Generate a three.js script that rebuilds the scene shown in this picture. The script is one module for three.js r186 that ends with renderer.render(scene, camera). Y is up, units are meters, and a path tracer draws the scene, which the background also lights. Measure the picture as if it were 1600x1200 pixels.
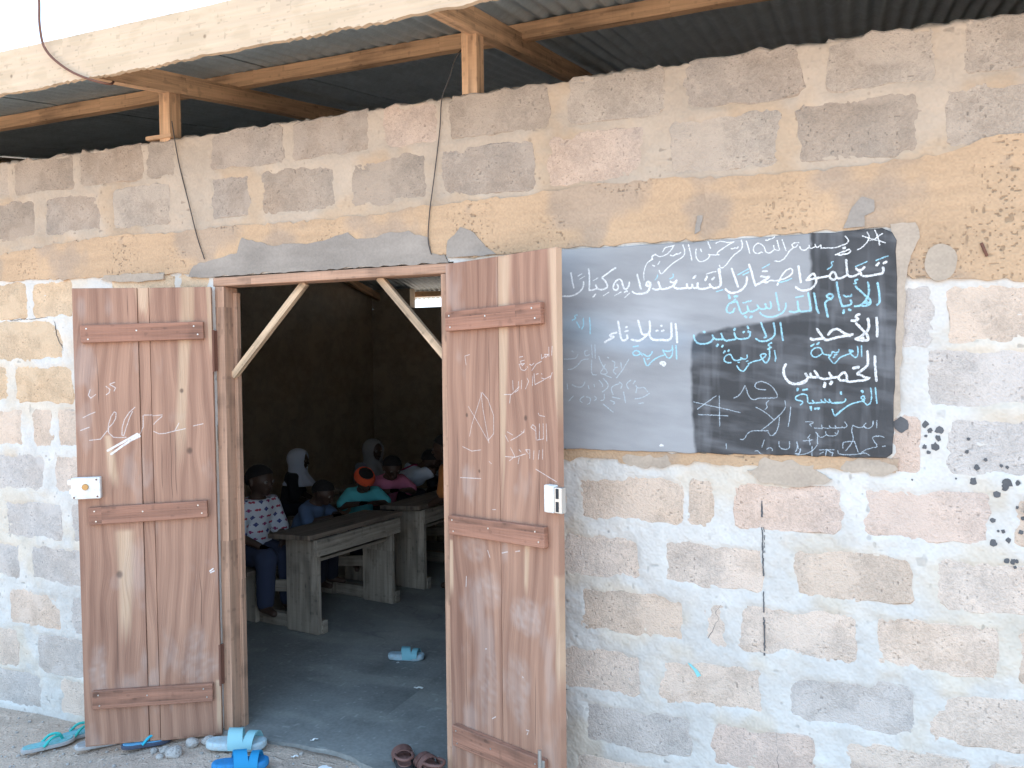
import * as THREE from 'three';
import { RoundedBoxGeometry } from 'three/addons/geometries/RoundedBoxGeometry.js';
import { MarchingCubes } from 'three/addons/objects/MarchingCubes.js';
import { mergeGeometries, toCreasedNormals } from 'three/addons/utils/BufferGeometryUtils.js';

// ---------------------------------------------------------------- camera, sky, sun, exposure
const scene = new THREE.Scene();
const camera = new THREE.PerspectiveCamera(50.23, 4 / 3, 0.05, 600);
camera.position.set(2.1, 1.73, 3.05);
camera.rotation.order = 'YXZ';
camera.rotation.set(-0.0264, 0.3891, -0.01156);

const renderer = new THREE.WebGLRenderer({ antialias: true });
renderer.toneMapping = THREE.LinearToneMapping;
renderer.toneMappingExposure = 2.95;
renderer.shadowMap.enabled = true;

{ // clear tropical sky: pale at the horizon, blue overhead
  const w = 256, h = 128, d = new Float32Array(w * h * 4);
  for (let j = 0; j < h; j++) {
    const el = ((j + 0.5) / h - 0.5) * Math.PI;              // row 0 is straight down
    const t = Math.pow(Math.max(0, Math.sin(el)), 0.6);
    for (let i = 0; i < w; i++) {
      const k = (j * w + i) * 4;
      d[k] = 0.76 * (1 - t) + 0.27 * t; d[k + 1] = 0.875 * (1 - t) + 0.515 * t; d[k + 2] = 0.97 * (1 - t) + 0.86 * t; d[k + 3] = 1;
    }
  }
  const sky = new THREE.DataTexture(d, w, h, THREE.RGBAFormat, THREE.FloatType);
  sky.mapping = THREE.EquirectangularReflectionMapping; sky.magFilter = THREE.LinearFilter; sky.needsUpdate = true;
  scene.background = sky; scene.environment = sky;
}
// the sun stands behind the building: the front wall and the ground along it lie in the building's own shade
const sun = new THREE.DirectionalLight(new THREE.Color(1.0, 0.93, 0.82), 4.8);
sun.position.set(-7, 20, -12); sun.target.position.set(0, 0, 0);
sun.castShadow = true; sun.shadow.mapSize.set(2048, 2048);
Object.assign(sun.shadow.camera, { left: -14, right: 14, top: 14, bottom: -14, near: 1, far: 60 });
scene.add(sun, sun.target);

// ---------------------------------------------------------------- helpers
function mulberry(a) { return () => { a |= 0; a = a + 0x6D2B79F5 | 0; let t = Math.imul(a ^ a >>> 15, 1 | a); t = t + Math.imul(t ^ t >>> 7, 61 | t) ^ t; return ((t ^ t >>> 14) >>> 0) / 4294967296; }; }
const rnd = mulberry(77);
const R = (a, b) => a + (b - a) * rnd();
const mix = (a, b, t) => a + (b - a) * t;
const clamp = (v, a = 0, b = 1) => Math.min(b, Math.max(a, v));
const sst = (a, b, x) => { const t = clamp((x - a) / (b - a)); return t * t * (3 - 2 * t); };
function hash(x, y, s) { let h = Math.imul(x, 374761393) + Math.imul(y, 668265263) + Math.imul(s, 974634777) | 0; h = Math.imul(h ^ h >>> 13, 1274126177); return ((h ^ h >>> 16) >>> 0) / 4294967296; }
// value noise; p is the period in cells (0: none)
function vn(x, y, s = 0, p = 0) {
  let xi = Math.floor(x), yi = Math.floor(y); const fx = x - xi, fy = y - yi;
  const u = fx * fx * (3 - 2 * fx), v = fy * fy * (3 - 2 * fy);
  let x1 = xi + 1, y1 = yi + 1;
  if (p) { xi = ((xi % p) + p) % p; yi = ((yi % p) + p) % p; x1 = ((x1 % p) + p) % p; y1 = ((y1 % p) + p) % p; }
  const a = hash(xi, yi, s), b = hash(x1, yi, s), c = hash(xi, y1, s), d = hash(x1, y1, s);
  return mix(mix(a, b, u), mix(c, d, u), v);
}
function fbm(x, y, s = 0, o = 4, p = 0) { let a = 0, w = 0.5, t = 0; for (let i = 0; i < o; i++) { a += w * vn(x, y, s + i * 17, p); t += w; x *= 2; y *= 2; p *= 2; w *= 0.5; } return a / t; }

const toS = (l) => 255 * (l <= 0.0031308 ? 12.92 * l : 1.055 * Math.pow(l, 1 / 2.4) - 0.055);
// colour texture from f(u, v) -> linear [r, g, b], and height texture from the fourth value; v grows upward
function tex(w, h, f, repeat = [1, 1]) {
  const c = new Uint8Array(w * h * 4), b = new Uint8Array(w * h * 4);
  for (let j = 0; j < h; j++) for (let i = 0; i < w; i++) {
    const o = f((i + 0.5) / w, (j + 0.5) / h), k = (j * w + i) * 4;
    for (let n = 0; n < 3; n++) { c[k + n] = toS(clamp(o[n])); b[k + n] = 255 * clamp(o[3] === undefined ? 0.5 : o[3]); }
    c[k + 3] = b[k + 3] = 255;
  }
  const mk = (d, srgb) => { const t = new THREE.DataTexture(d, w, h, THREE.RGBAFormat); t.wrapS = t.wrapT = THREE.RepeatWrapping; t.magFilter = THREE.LinearFilter; t.minFilter = THREE.LinearMipmapLinearFilter; t.generateMipmaps = true; t.repeat.set(...repeat); if (srgb) t.colorSpace = THREE.SRGBColorSpace; t.needsUpdate = true; return t; };
  return { map: mk(c, true), bump: mk(b, false) };
}
function mat(t, o = {}) {
  const m = new THREE.MeshStandardMaterial({ roughness: 0.92, metalness: 0, ...o });
  if (t) { m.map = t.map; if (o.bumpScale) m.bumpMap = t.bump; }
  return m;
}
const lin = (r, g, b) => new THREE.Color().setRGB(r, g, b);

const used = {};
function numbered(n) { used[n] = (used[n] ?? -1) + 1; return used[n] ? n + '_' + String(used[n]).padStart(3, '0') : n; }
function shade(o) { o.traverse((c) => { if (c.isMesh) { c.castShadow = true; c.receiveShadow = true; } }); }
function top(o, name, label, category, group, kind) {
  o.name = numbered(name); if (label) o.userData.label = label; if (category) o.userData.category = category; if (group) o.userData.group = group; if (kind) o.userData.kind = kind;
  scene.add(o); return o;
}
function part(parent, name, geo, material, pos, rot) {
  const m = new THREE.Mesh(geo, material); m.name = name; if (pos) m.position.set(...pos); if (rot) m.rotation.set(...rot); m.castShadow = m.receiveShadow = true; parent.add(m); return m;
}
// uv in metres by the dominant side of each face; along: the axis the grain follows
function uvm(g, along = 'y', off = [R(0, 5), R(0, 5)]) {
  g = g.index ? g.toNonIndexed() : g;
  const p = g.attributes.position, uv = new Float32Array(p.count * 2), a = new THREE.Vector3(), b = new THREE.Vector3(), c = new THREE.Vector3(), n = new THREE.Vector3();
  for (let i = 0; i < p.count; i += 3) {
    a.fromBufferAttribute(p, i); b.fromBufferAttribute(p, i + 1); c.fromBufferAttribute(p, i + 2);
    n.copy(b).sub(a).cross(c.clone().sub(a)); const ax = Math.abs(n.x), ay = Math.abs(n.y), az = Math.abs(n.z);
    const drop = ax > ay && ax > az ? 'x' : ay > az ? 'y' : 'z';
    let V = along, U = ['x', 'y', 'z'].find((k) => k !== drop && k !== along);
    if (drop === along) { const o = ['x', 'y', 'z'].filter((k) => k !== drop); U = o[0]; V = o[1]; }
    [a, b, c].forEach((q, k) => { uv[(i + k) * 2] = q[U] + off[0]; uv[(i + k) * 2 + 1] = q[V] + off[1]; });
  }
  g.setAttribute('uv', new THREE.BufferAttribute(uv, 2));
  return g;
}
const plank = (w, h, d, along = 'y', r = 0.003) => uvm(new RoundedBoxGeometry(w, h, d, 1, Math.min(r, w / 3, h / 3, d / 3)), along);
// roughly sawn length of timber: sides bow and waver a little
function sawn(w, h, d, along, amp = 0.003) {
  const seg = { x: 1, y: 1, z: 1 }; seg[along] = Math.max(4, Math.round({ x: w, y: h, z: d }[along] / 0.12));
  const g = new THREE.BoxGeometry(w, h, d, seg.x, seg.y, seg.z), p = g.attributes.position, s = Math.floor(R(0, 999));
  for (let i = 0; i < p.count; i++) {
    const t = { x: p.getX(i), y: p.getY(i), z: p.getZ(i) };
    for (const k of ['x', 'y', 'z']) if (k !== along) t[k] += amp * 2 * (vn(t[along] * 3.1 + 7 * Math.sign(t[k]), k === 'x' ? 3.3 : 9.1, s) - 0.5);
    p.setXYZ(i, t.x, t.y, t.z);
  }
  const o = uvm(g, along); o.computeVertexNormals(); return o;
}
// flat plate from an outline [[x, y], ...] with thickness t toward +z
function plate(pts, t, bevel = 0) {
  const s = new THREE.Shape(pts.map((p) => new THREE.Vector2(p[0], p[1])));
  return uvm(new THREE.ExtrudeGeometry(s, { depth: t, bevelEnabled: bevel > 0, bevelThickness: bevel, bevelSize: bevel, bevelSegments: 1, steps: 1, curveSegments: 6 }));
}
// breaks the straight sides of an outline into an uneven line
function ragged(pts, step = 0.03, amp = 0.006, seed = 1) {
  const o = [];
  pts.forEach((p, i) => {
    const q = pts[(i + 1) % pts.length], l = Math.hypot(q[0] - p[0], q[1] - p[1]), n = Math.max(1, Math.round(l / step));
    for (let k = 0; k < n; k++) { const x = mix(p[0], q[0], k / n), y = mix(p[1], q[1], k / n); o.push([x + amp * 2 * (vn(x * 33, y * 33, seed) - 0.5), y + amp * 2 * (vn(x * 33, y * 33, seed + 5) - 0.5)]); }
  });
  return o;
}
const blob = (x, y, r, seed, n = 11, e = 1) => Array.from({ length: n }, (_, i) => { const a = i / n * Math.PI * 2, q = r * (0.75 + 0.5 * hash(i, seed, 3)); return [x + Math.cos(a) * q, y + Math.sin(a) * q * e]; });
const tube = (pts, r, seg = 40, rad = 6) => new THREE.TubeGeometry(new THREE.CatmullRomCurve3(pts.map((p) => new THREE.Vector3(...p))), seg, r, rad);

// ---------------------------------------------------------------- surface materials
// sandcrete block: coarse sand, pores, cement bloom. The tint is each material's own colour.
const T_block = tex(768, 768, (u, v) => {
  const big = fbm(u * 5, v * 5, 3, 4, 5), mid = fbm(u * 24, v * 24, 9, 3, 24), gr = vn(u * 340, v * 340, 21, 340), gr2 = vn(u * 130, v * 130, 25, 130);
  const pore = sst(0.80, 0.93, vn(u * 150, v * 150, 31, 150)) * sst(0.42, 0.62, mid);
  const bloom = sst(0.53, 0.66, fbm(u * 7, v * 7, 41, 5, 7));
  let k = 0.80 + 0.30 * (big - 0.5) + 0.28 * (mid - 0.5) + 0.20 * (gr - 0.5) + 0.12 * (gr2 - 0.5) - 0.30 * pore;
  const wr = 0.10 * (fbm(u * 4, v * 4, 57, 3, 4) - 0.5);
  return [mix(k + wr, 1.0, bloom * 0.50), mix(k, 1.0, bloom * 0.53), mix(k - wr, 1.0, bloom * 0.56), 0.5 + 0.35 * (mid - 0.5) + 0.5 * (gr - 0.5) + 0.3 * (gr2 - 0.5) - 0.4 * pore];
}, [1 / 1.1, 1 / 1.1]);
const T_mortar = tex(1024, 1024, (u, v) => {
  const big = fbm(u * 6, v * 6, 103, 4, 6), mid = fbm(u * 22, v * 22, 109, 4, 22), st = fbm(u * 14, v * 50, 115, 3, 0), gr = vn(u * 330, v * 330, 121, 330);
  const tan = sst(0.52, 0.70, fbm(u * 9, v * 9, 131, 4, 9)), dark = sst(0.80, 0.92, vn(u * 120, v * 120, 135, 120)) * sst(0.5, 0.7, mid);
  const k = 0.86 + 0.20 * (big - 0.5) + 0.22 * (mid - 0.5) + 0.08 * (gr - 0.5) - 0.3 * dark;
  return [k, mix(k, k * 0.93, tan), mix(k, k * 0.84, tan), 0.5 + 0.7 * (mid - 0.5) + 0.3 * (gr - 0.5) + 0.25 * (st - 0.5) - 0.3 * dark];
}, [1 / 2.3, 1 / 2.3]);
const T_band = tex(1024, 1024, (u, v) => {
  const big = fbm(u * 5, v * 5, 203, 4, 5), st = fbm(u * 10, v * 70, 207, 3), gr = vn(u * 330, v * 330, 209, 330);
  const zone = sst(0.46, 0.62, fbm(u * 6, v * 6, 211, 3, 6)), pit = sst(0.79, 0.88, vn(u * 250, v * 250, 213, 250)) * zone, pit2 = sst(0.84, 0.93, vn(u * 120, v * 120, 215, 120)) * zone;
  const grey = sst(0.58, 0.74, fbm(u * 7 + 3, v * 7, 217, 4, 7));
  const k = 0.86 + 0.26 * (big - 0.5) + 0.16 * (st - 0.5) + 0.14 * (gr - 0.5) - 0.30 * pit - 0.3 * pit2;
  return [mix(k, k * 0.80, grey), mix(k, k * 0.86, grey), mix(k, k * 0.98, grey), 0.55 + 0.3 * (st - 0.5) + 0.25 * (gr - 0.5) - 0.5 * pit - 0.5 * pit2];
}, [1 / 1.9, 1 / 1.9]);
const T_cement = tex(512, 512, (u, v) => {
  const k = 0.82 + 0.36 * (fbm(u * 7, v * 7, 303, 4, 7) - 0.5) + 0.12 * (vn(u * 170, v * 170, 305, 170) - 0.5) + 0.16 * (fbm(u * 6, v * 34, 309, 3) - 0.5);
  return [k, k, k, k * 0.6];
}, [1, 1]);
const T_ground = tex(1024, 1024, (u, v) => {
  const big = fbm(u * 5, v * 5, 403, 4, 5), mid = fbm(u * 30, v * 30, 407, 4, 30), gr = vn(u * 400, v * 400, 409, 400), peb = sst(0.74, 0.86, vn(u * 90, v * 90, 411, 90));
  const k = 0.80 + 0.3 * (big - 0.5) + 0.3 * (mid - 0.5) + 0.22 * (gr - 0.5) + 0.16 * peb;
  return [k, k * 0.985, k * 0.96, 0.35 + 0.45 * (mid - 0.5) + 0.2 * (gr - 0.5) + 0.35 * peb];
}, [1 / 2.2, 1 / 2.2]);
const T_floor = tex(1024, 1024, (u, v) => {
  const wx = u + 0.05 * fbm(u * 5, v * 5, 501, 3, 5), wy = v + 0.05 * fbm(u * 5, v * 5, 502, 3, 5);
  const sw = 0.5 * fbm(wx * 9, wy * 22, 503, 4) + 0.5 * fbm(wx * 18 + 4, wy * 8, 513, 4), big = fbm(u * 4, v * 4, 505, 4, 4), gr = vn(u * 260, v * 260, 507, 260), dust = sst(0.5, 0.75, fbm(wx * 6, wy * 18, 511, 4));
  const crk = 0.12 * sst(0.55, 0.7, big) * sst(0.010, 0.003, Math.abs(fbm(u * 4 + 9, v * 4, 517, 4, 0) - 0.5)), sp = 0.2 * sst(0.86, 0.93, vn(u * 110, v * 110, 519, 110)), k = 0.62 + 0.40 * (sw - 0.5) + 0.4 * (big - 0.5) + 0.14 * (gr - 0.5) - crk + sp;
  return [k + 0.16 * dust, k + 0.15 * dust, k + 0.13 * dust, 0.5 + 0.3 * (sw - 0.5) + 0.1 * gr];
}, [1 / 2.6, 1 / 2.6]);
const T_wood = tex(512, 1024, (u, v) => {
  const w = 0.05 * fbm(u * 3, v * 2, 601, 3, 0), stain = sst(0.56, 0.74, fbm(u * 5, v * 5, 611, 4)), spot = sst(0.80, 0.9, vn(u * 26, v * 40, 613)), n1 = vn((u + w) * 130, v * 9, 603), n2 = vn((u + w) * 40, v * 4, 605), n3 = fbm((u + w) * 9, v * 3, 607, 3), saw = vn(u * 3, v * 170, 609);
  const k = 0.80 + 0.22 * (n1 - 0.5) + 0.30 * (n2 - 0.5) + 0.40 * (n3 - 0.5) + 0.05 * (saw - 0.5) - 0.20 * stain - 0.16 * spot;
  return [k, k * 0.97, k * 0.93, 0.5 + 0.5 * (n1 - 0.5) + 0.2 * (n2 - 0.5) + 0.15 * (saw - 0.5)];
}, [1 / 0.5, 1 / 1.1]);

const T_pale = tex(512, 1024, (u, v) => {   // planed pale board, weathered: faint grain, water marks, a few knots
  const n1 = vn(u * 90, v * 6, 651), n2 = vn(u * 26, v * 3, 653), big = fbm(u * 5, v * 4, 655, 4), mark = sst(0.55, 0.66, fbm(u * 7, v * 9, 657, 4)), sp = sst(0.83, 0.92, vn(u * 40, v * 70, 659));
  let kn = 0; for (const [kx, ky] of [[0.3, 0.22], [0.62, 0.71], [0.18, 0.83]]) kn = Math.max(kn, sst(0.022, 0.006, Math.hypot(u - kx, (v - ky) * 2.2)));
  const k = 0.86 + 0.07 * (n1 - 0.5) + 0.08 * (n2 - 0.5) + 0.18 * (big - 0.5) - 0.07 * mark - 0.16 * sp - 0.4 * kn;
  return [k, k * (0.985 - 0.05 * kn), k * (0.96 - 0.02 * mark - 0.1 * kn), 0.5 + 0.3 * (n1 - 0.5) + 0.2 * (big - 0.5)];
}, [1 / 0.5, 1 / 1.1]);

const M = {
  mortar: mat(T_mortar, { color: lin(0.72, 0.685, 0.63), bumpScale: 0.005 }),
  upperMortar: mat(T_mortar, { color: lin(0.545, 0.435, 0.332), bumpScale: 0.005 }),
  blockWarm: mat(T_block, { color: lin(0.70, 0.55, 0.43), bumpScale: 0.004 }),
  blockPeach: mat(T_block, { color: lin(0.74, 0.60, 0.49), bumpScale: 0.004 }),
  blockPink: mat(T_block, { color: lin(0.71, 0.55, 0.45), bumpScale: 0.004 }),
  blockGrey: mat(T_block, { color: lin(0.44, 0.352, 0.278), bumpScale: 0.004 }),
  blockAsh: mat(T_block, { color: lin(0.62, 0.555, 0.50), bumpScale: 0.004 }),
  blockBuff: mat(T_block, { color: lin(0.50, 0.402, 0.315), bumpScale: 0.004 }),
  blockOchre: mat(T_block, { color: lin(0.68, 0.50, 0.33), bumpScale: 0.004 }),
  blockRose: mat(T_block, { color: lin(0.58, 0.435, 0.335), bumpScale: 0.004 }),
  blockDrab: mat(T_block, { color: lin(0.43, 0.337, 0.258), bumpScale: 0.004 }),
  band: mat(T_band, { color: lin(0.58, 0.395, 0.245), bumpScale: 0.006 }),
  cement: mat(T_cement, { color: lin(0.37, 0.324, 0.279), bumpScale: 0.004 }),
  roundPatch: mat(T_cement, { color: lin(0.50, 0.41, 0.32), bumpScale: 0.004 }),
  paleCement: mat(T_cement, { color: lin(0.54, 0.44, 0.345), bumpScale: 0.004 }),
  ground: mat(T_ground, { color: lin(0.60, 0.47, 0.38), bumpScale: 0.014, roughness: 1 }),
  floor: mat(T_floor, { color: lin(0.40, 0.405, 0.385), bumpScale: 0.003, roughness: 0.62 }),
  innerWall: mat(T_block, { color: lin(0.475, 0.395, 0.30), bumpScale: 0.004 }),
  roofWood: mat(T_wood, { color: lin(0.70, 0.45, 0.27), bumpScale: 0.003, roughness: 0.85 }),
  fascia: mat(T_pale, { color: lin(0.66, 0.51, 0.36), bumpScale: 0.003, roughness: 0.85 }),
  frameWood: mat(T_wood, { color: lin(0.55, 0.34, 0.235), bumpScale: 0.002, roughness: 0.75 }),
  braceWood: mat(T_wood, { color: lin(0.75, 0.56, 0.38), bumpScale: 0.002, roughness: 0.8 }),
  cleatWood: mat(T_wood, { color: lin(0.40, 0.20, 0.135), bumpScale: 0.002, roughness: 0.7 }),
  deskWood: mat(T_wood, { color: lin(0.46, 0.40, 0.33), bumpScale: 0.003, roughness: 0.85 }),
  deskTopWood: mat(T_wood, { color: lin(0.24, 0.19, 0.15), bumpScale: 0.003, roughness: 0.75 }),
  tin: mat(T_cement, { color: lin(0.50, 0.585, 0.62), roughness: 0.5, metalness: 0.05 }),
  wire: mat(null, { color: lin(0.06, 0.05, 0.045), roughness: 0.7 }),
  rust: mat(null, { color: lin(0.16, 0.07, 0.045), roughness: 0.8 }),
  steel: mat(null, { color: lin(0.62, 0.62, 0.60), roughness: 0.35, metalness: 0.9 }),
  lockPaint: mat(T_cement, { color: lin(0.95, 0.93, 0.88), roughness: 0.4 }),
  brass: mat(null, { color: lin(0.45, 0.28, 0.12), roughness: 0.4, metalness: 0.8 }),
  black: mat(null, { color: lin(0.035, 0.037, 0.04), roughness: 0.85 }),
  spatter: mat(T_cement, { color: lin(0.13, 0.13, 0.135), roughness: 0.8 }),
  stone: mat(T_block, { color: lin(0.50, 0.46, 0.42), bumpScale: 0.006, roughness: 1 }),
  paper: mat(null, { color: lin(0.85, 0.85, 0.82) }),
};
M.paper.side = THREE.DoubleSide; M.tin.side = THREE.DoubleSide;
// ---------------------------------------------------------------- ground, floor
const OX0 = -0.655, OX1 = 0.60, OTOP = 2.15;            // door opening in the wall
const gh = (x, z) => {
  let b = mix(-0.022, -0.125, sst(-0.55, -1.7, x)); b = mix(b, -0.06, sst(0.6, 1.6, x));
  b = mix(b, -0.10, sst(0.8, 2.2, z));
  b += 0.030 * (fbm(x * 2.2, z * 2.2, 701, 3) - 0.5) + 0.016 * (fbm(x * 11, z * 11, 703, 3) - 0.5) * sst(-0.1, 0.15, z);
  return z < -0.02 && x > -4.4 && x < 4.4 ? Math.min(b, -0.13) : b;
};
{
  const n = 300, p = [], uv = [], ix = [];
  const f = (t) => 190 * t * t * t * t * t + 4.2 * t;
  for (let j = 0; j <= n; j++) for (let i = 0; i <= n; i++) {
    const x = -0.4 + f(i / n * 2 - 1), z = 0.7 + f(j / n * 2 - 1), far = Math.hypot(x, z) > 14;
    p.push(x, far ? -0.1 : gh(x, z), z); uv.push(x, z);
    if (i < n && j < n) { const a = j * (n + 1) + i; ix.push(a, a + n + 1, a + 1, a + 1, a + n + 1, a + n + 2); }
  }
  const g = new THREE.BufferGeometry(); g.setAttribute('position', new THREE.Float32BufferAttribute(p, 3)); g.setAttribute('uv', new THREE.Float32BufferAttribute(uv, 2)); g.setIndex(ix); g.computeVertexNormals();
  const m = new THREE.Mesh(g, M.ground); top(m, 'ground', 'dry sandy dirt ground in front of the classroom', 'ground', null, 'structure'); shade(m);
}
{ // cement floor slab with a broken front edge at the doorway
  const edge = [];
  const ez = [[-0.66, 0.03], [-0.52, 0.036], [-0.39, 0.03], [-0.2, 0.012], [-0.05, 0.008], [0.05, 0.015], [0.13, 0.05], [0.22, 0.075], [0.4, 0.08], [0.61, 0.07]];
  for (let k = 0; k <= 60; k++) { const x = -0.66 + 1.27 * k / 60; let i = 0; while (i < ez.length - 2 && ez[i + 1][0] < x) i++; const t = (x - ez[i][0]) / (ez[i + 1][0] - ez[i][0]); edge.push([x, -(mix(ez[i][1], ez[i + 1][1], t) + 0.016 * (fbm(x * 22, 1, 711, 3) - 0.5))]); }
  const pts = [...edge, [0.61, 0.1], [4.0, 0.1], [4.0, 7.0], [-4.2, 7.0], [-4.2, 0.1], [-0.66, 0.1]];
  const g = plate(pts, 0.09); g.rotateX(-Math.PI / 2); g.translate(0, -0.09, 0);
  const q = uvm(g, 'z', [0, 0]);
  const m = new THREE.Mesh(q, M.floor); top(m, 'floor', 'dark trowelled cement classroom floor', 'floor', null, 'structure'); shade(m);
}

// ---------------------------------------------------------------- front wall of sandcrete blocks
const BLOCKS = [[-2.303,2.645,-2.031,2.815],[-1.987,2.645,-1.564,2.815],[-1.501,2.645,-1.091,2.815],[-1.05,2.645,-0.888,2.815],[-0.654,2.645,-0.255,2.815],[-0.192,2.645,0.204,2.815],[0.277,2.645,0.531,2.815],[0.593,2.645,1.015,2.815],[1.104,2.645,1.47,2.815],[1.543,2.645,1.949,2.815],[2.032,2.645,2.363,2.815],[2.45,2.645,2.755,2.815],[-2.417,2.42,-1.841,2.605],[-1.756,2.42,-1.376,2.605],[-1.284,2.42,-0.922,2.605],[-0.66,2.42,-0.447,2.605],[-0.367,2.42,0.021,2.605],[0.113,2.42,0.471,2.605],[0.548,2.42,0.95,2.605],[1.02,2.42,1.392,2.605],[1.504,2.42,1.874,2.605],[1.944,2.42,2.31,2.605],[2.399,2.42,2.688,2.605],[2.26,1.775,2.353,1.96],[2.407,1.775,2.657,1.96],[2.351,1.565,2.64,1.75],[2.247,1.35,2.313,1.525],[2.412,1.35,2.711,1.525],[1.146,1.125,1.525,1.28],[1.565,1.125,1.635,1.28],[1.724,1.125,2.076,1.28],[2.151,1.125,2.526,1.28],[2.6,1.125,2.797,1.28],[1.07,0.9,1.365,1.05],[1.47,0.9,1.815,1.05],[1.93,0.9,2.292,1.05],[2.385,0.9,2.696,1.05],[1.142,0.68,1.531,0.838],[1.623,0.68,1.683,0.838],[1.742,0.68,2.121,0.838],[2.2,0.68,2.554,0.838],[2.612,0.68,2.867,0.838],[1.066,0.452,1.362,0.605],[1.441,0.452,1.813,0.605],[1.905,0.452,2.307,0.605],[2.361,0.452,2.698,0.605],[1.153,0.245,1.55,0.39],[1.642,0.245,1.989,0.39],[2.102,0.245,2.473,0.39],[2.534,0.245,2.802,0.39],[-2.279,1.995,-1.92,2.175],[-1.872,1.995,-1.591,2.175],[-2.186,1.775,-1.668,1.975],[-2.455,1.555,-2.085,1.735],[-2.011,1.555,-1.607,1.735],[-2.36,1.32,-1.98,1.505],[-1.883,1.32,-1.764,1.505],[-1.703,1.32,-1.511,1.505],[-2.266,1.085,-1.821,1.265],[-1.726,1.085,-1.452,1.265],[-2.119,0.825,-1.703,1.01],[-1.619,0.825,-1.372,1.01],[-2.443,0.595,-2.019,0.78],[-1.926,0.595,-1.55,0.78],[-2.108,0.355,-1.729,0.535],[-1.636,0.355,-1.344,0.535],[-2.411,0.115,-2.062,0.31],[-1.905,0.115,-1.53,0.31],[-2.263,-0.09,-1.884,0.085],[-1.736,-0.09,-1.403,0.085],[-3.5,2.645,-3.115,2.815],[-3.06,2.645,-2.675,2.815],[-2.62,2.645,-2.46,2.815],[3.1,2.645,3.485,2.815],[3.54,2.645,3.925,2.815],[3.98,2.645,4.365,2.815],[-3.29,2.42,-2.905,2.605],[-2.85,2.42,-2.465,2.605],[2.87,2.42,3.255,2.605],[3.31,2.42,3.695,2.605],[3.75,2.42,4.135,2.605],[4.19,2.42,4.575,2.605],[-3.5,2.0,-3.115,2.175],[-3.06,2.0,-2.675,2.175],[-2.62,2.0,-2.46,2.175],[-1.3,2.0,-0.915,2.175],[-0.86,2.0,-0.7,2.175],[2.66,2.0,3.045,2.175],[3.1,2.0,3.485,2.175],[3.54,2.0,3.925,2.175],[3.98,2.0,4.365,2.175],[-3.29,1.775,-2.905,1.96],[-2.85,1.775,-2.465,1.96],[-2.41,1.775,-2.25,1.96],[-1.53,1.775,-1.145,1.96],[-1.09,1.775,-0.705,1.96],[0.67,1.775,0.83,1.96],[2.87,1.775,3.255,1.96],[3.31,1.775,3.695,1.96],[3.75,1.775,4.135,1.96],[4.19,1.775,4.575,1.96],[-3.5,1.56,-3.115,1.745],[-3.06,1.56,-2.675,1.745],[-1.3,1.56,-0.915,1.745],[-0.86,1.56,-0.7,1.745],[3.1,1.56,3.485,1.745],[3.54,1.56,3.925,1.745],[3.98,1.56,4.365,1.745],[-3.29,1.345,-2.905,1.52],[-2.85,1.345,-2.465,1.52],[-1.09,1.345,-0.705,1.52],[0.67,1.345,0.83,1.52],[2.87,1.345,3.255,1.52],[3.31,1.345,3.695,1.52],[3.75,1.345,4.135,1.52],[4.19,1.345,4.575,1.52],[-3.5,1.12,-3.115,1.28],[-3.06,1.12,-2.675,1.28],[-2.62,1.12,-2.46,1.28],[-1.3,1.12,-0.915,1.28],[-0.86,1.12,-0.7,1.28],[0.9,1.12,1.06,1.28],[3.1,1.12,3.485,1.28],[3.54,1.12,3.925,1.28],[3.98,1.12,4.365,1.28],[-3.29,0.9,-2.905,1.05],[-2.85,0.9,-2.465,1.05],[-2.41,0.9,-2.25,1.05],[-1.09,0.9,-0.705,1.05],[0.67,0.9,0.83,1.05],[2.87,0.9,3.255,1.05],[3.31,0.9,3.695,1.05],[3.75,0.9,4.135,1.05],[4.19,0.9,4.575,1.05],[-3.5,0.68,-3.115,0.838],[-3.06,0.68,-2.675,0.838],[-1.3,0.68,-0.915,0.838],[-0.86,0.68,-0.7,0.838],[0.9,0.68,1.06,0.838],[3.1,0.68,3.485,0.838],[3.54,0.68,3.925,0.838],[3.98,0.68,4.365,0.838],[-3.29,0.452,-2.905,0.605],[-2.85,0.452,-2.69,0.605],[-1.09,0.452,-0.705,0.605],[0.67,0.452,0.83,0.605],[2.87,0.452,3.255,0.605],[3.31,0.452,3.695,0.605],[3.75,0.452,4.135,0.605],[4.19,0.452,4.575,0.605],[-3.5,0.245,-3.115,0.39],[-3.06,0.245,-2.675,0.39],[-2.62,0.245,-2.46,0.39],[-1.3,0.245,-0.915,0.39],[-0.86,0.245,-0.7,0.39],[0.9,0.245,1.06,0.39],[3.1,0.245,3.485,0.39],[3.54,0.245,3.925,0.39],[3.98,0.245,4.365,0.39],[-3.29,0.02,-2.905,0.175],[-2.85,0.02,-2.465,0.175],[-1.09,0.02,-0.705,0.175],[0.67,0.02,1.055,0.175],[1.11,0.02,1.495,0.175],[1.55,0.02,1.935,0.175],[1.99,0.02,2.375,0.175],[2.43,0.02,2.815,0.175],[2.87,0.02,3.255,0.175],[3.31,0.02,3.695,0.175],[3.75,0.02,4.135,0.175],[4.19,0.02,4.575,0.175]];
const TRACED = 70;
const wall = new THREE.Group();
top(wall, 'block_wall', 'unplastered block wall with thick pale mortar, tan lintel band and doorway', 'wall');
const near = (x, y) => BLOCKS.filter((b) => x > b[0] - 0.014 && x < b[2] + 0.014 && y > b[1] - 0.014 && y < b[3] + 0.014);
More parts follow.
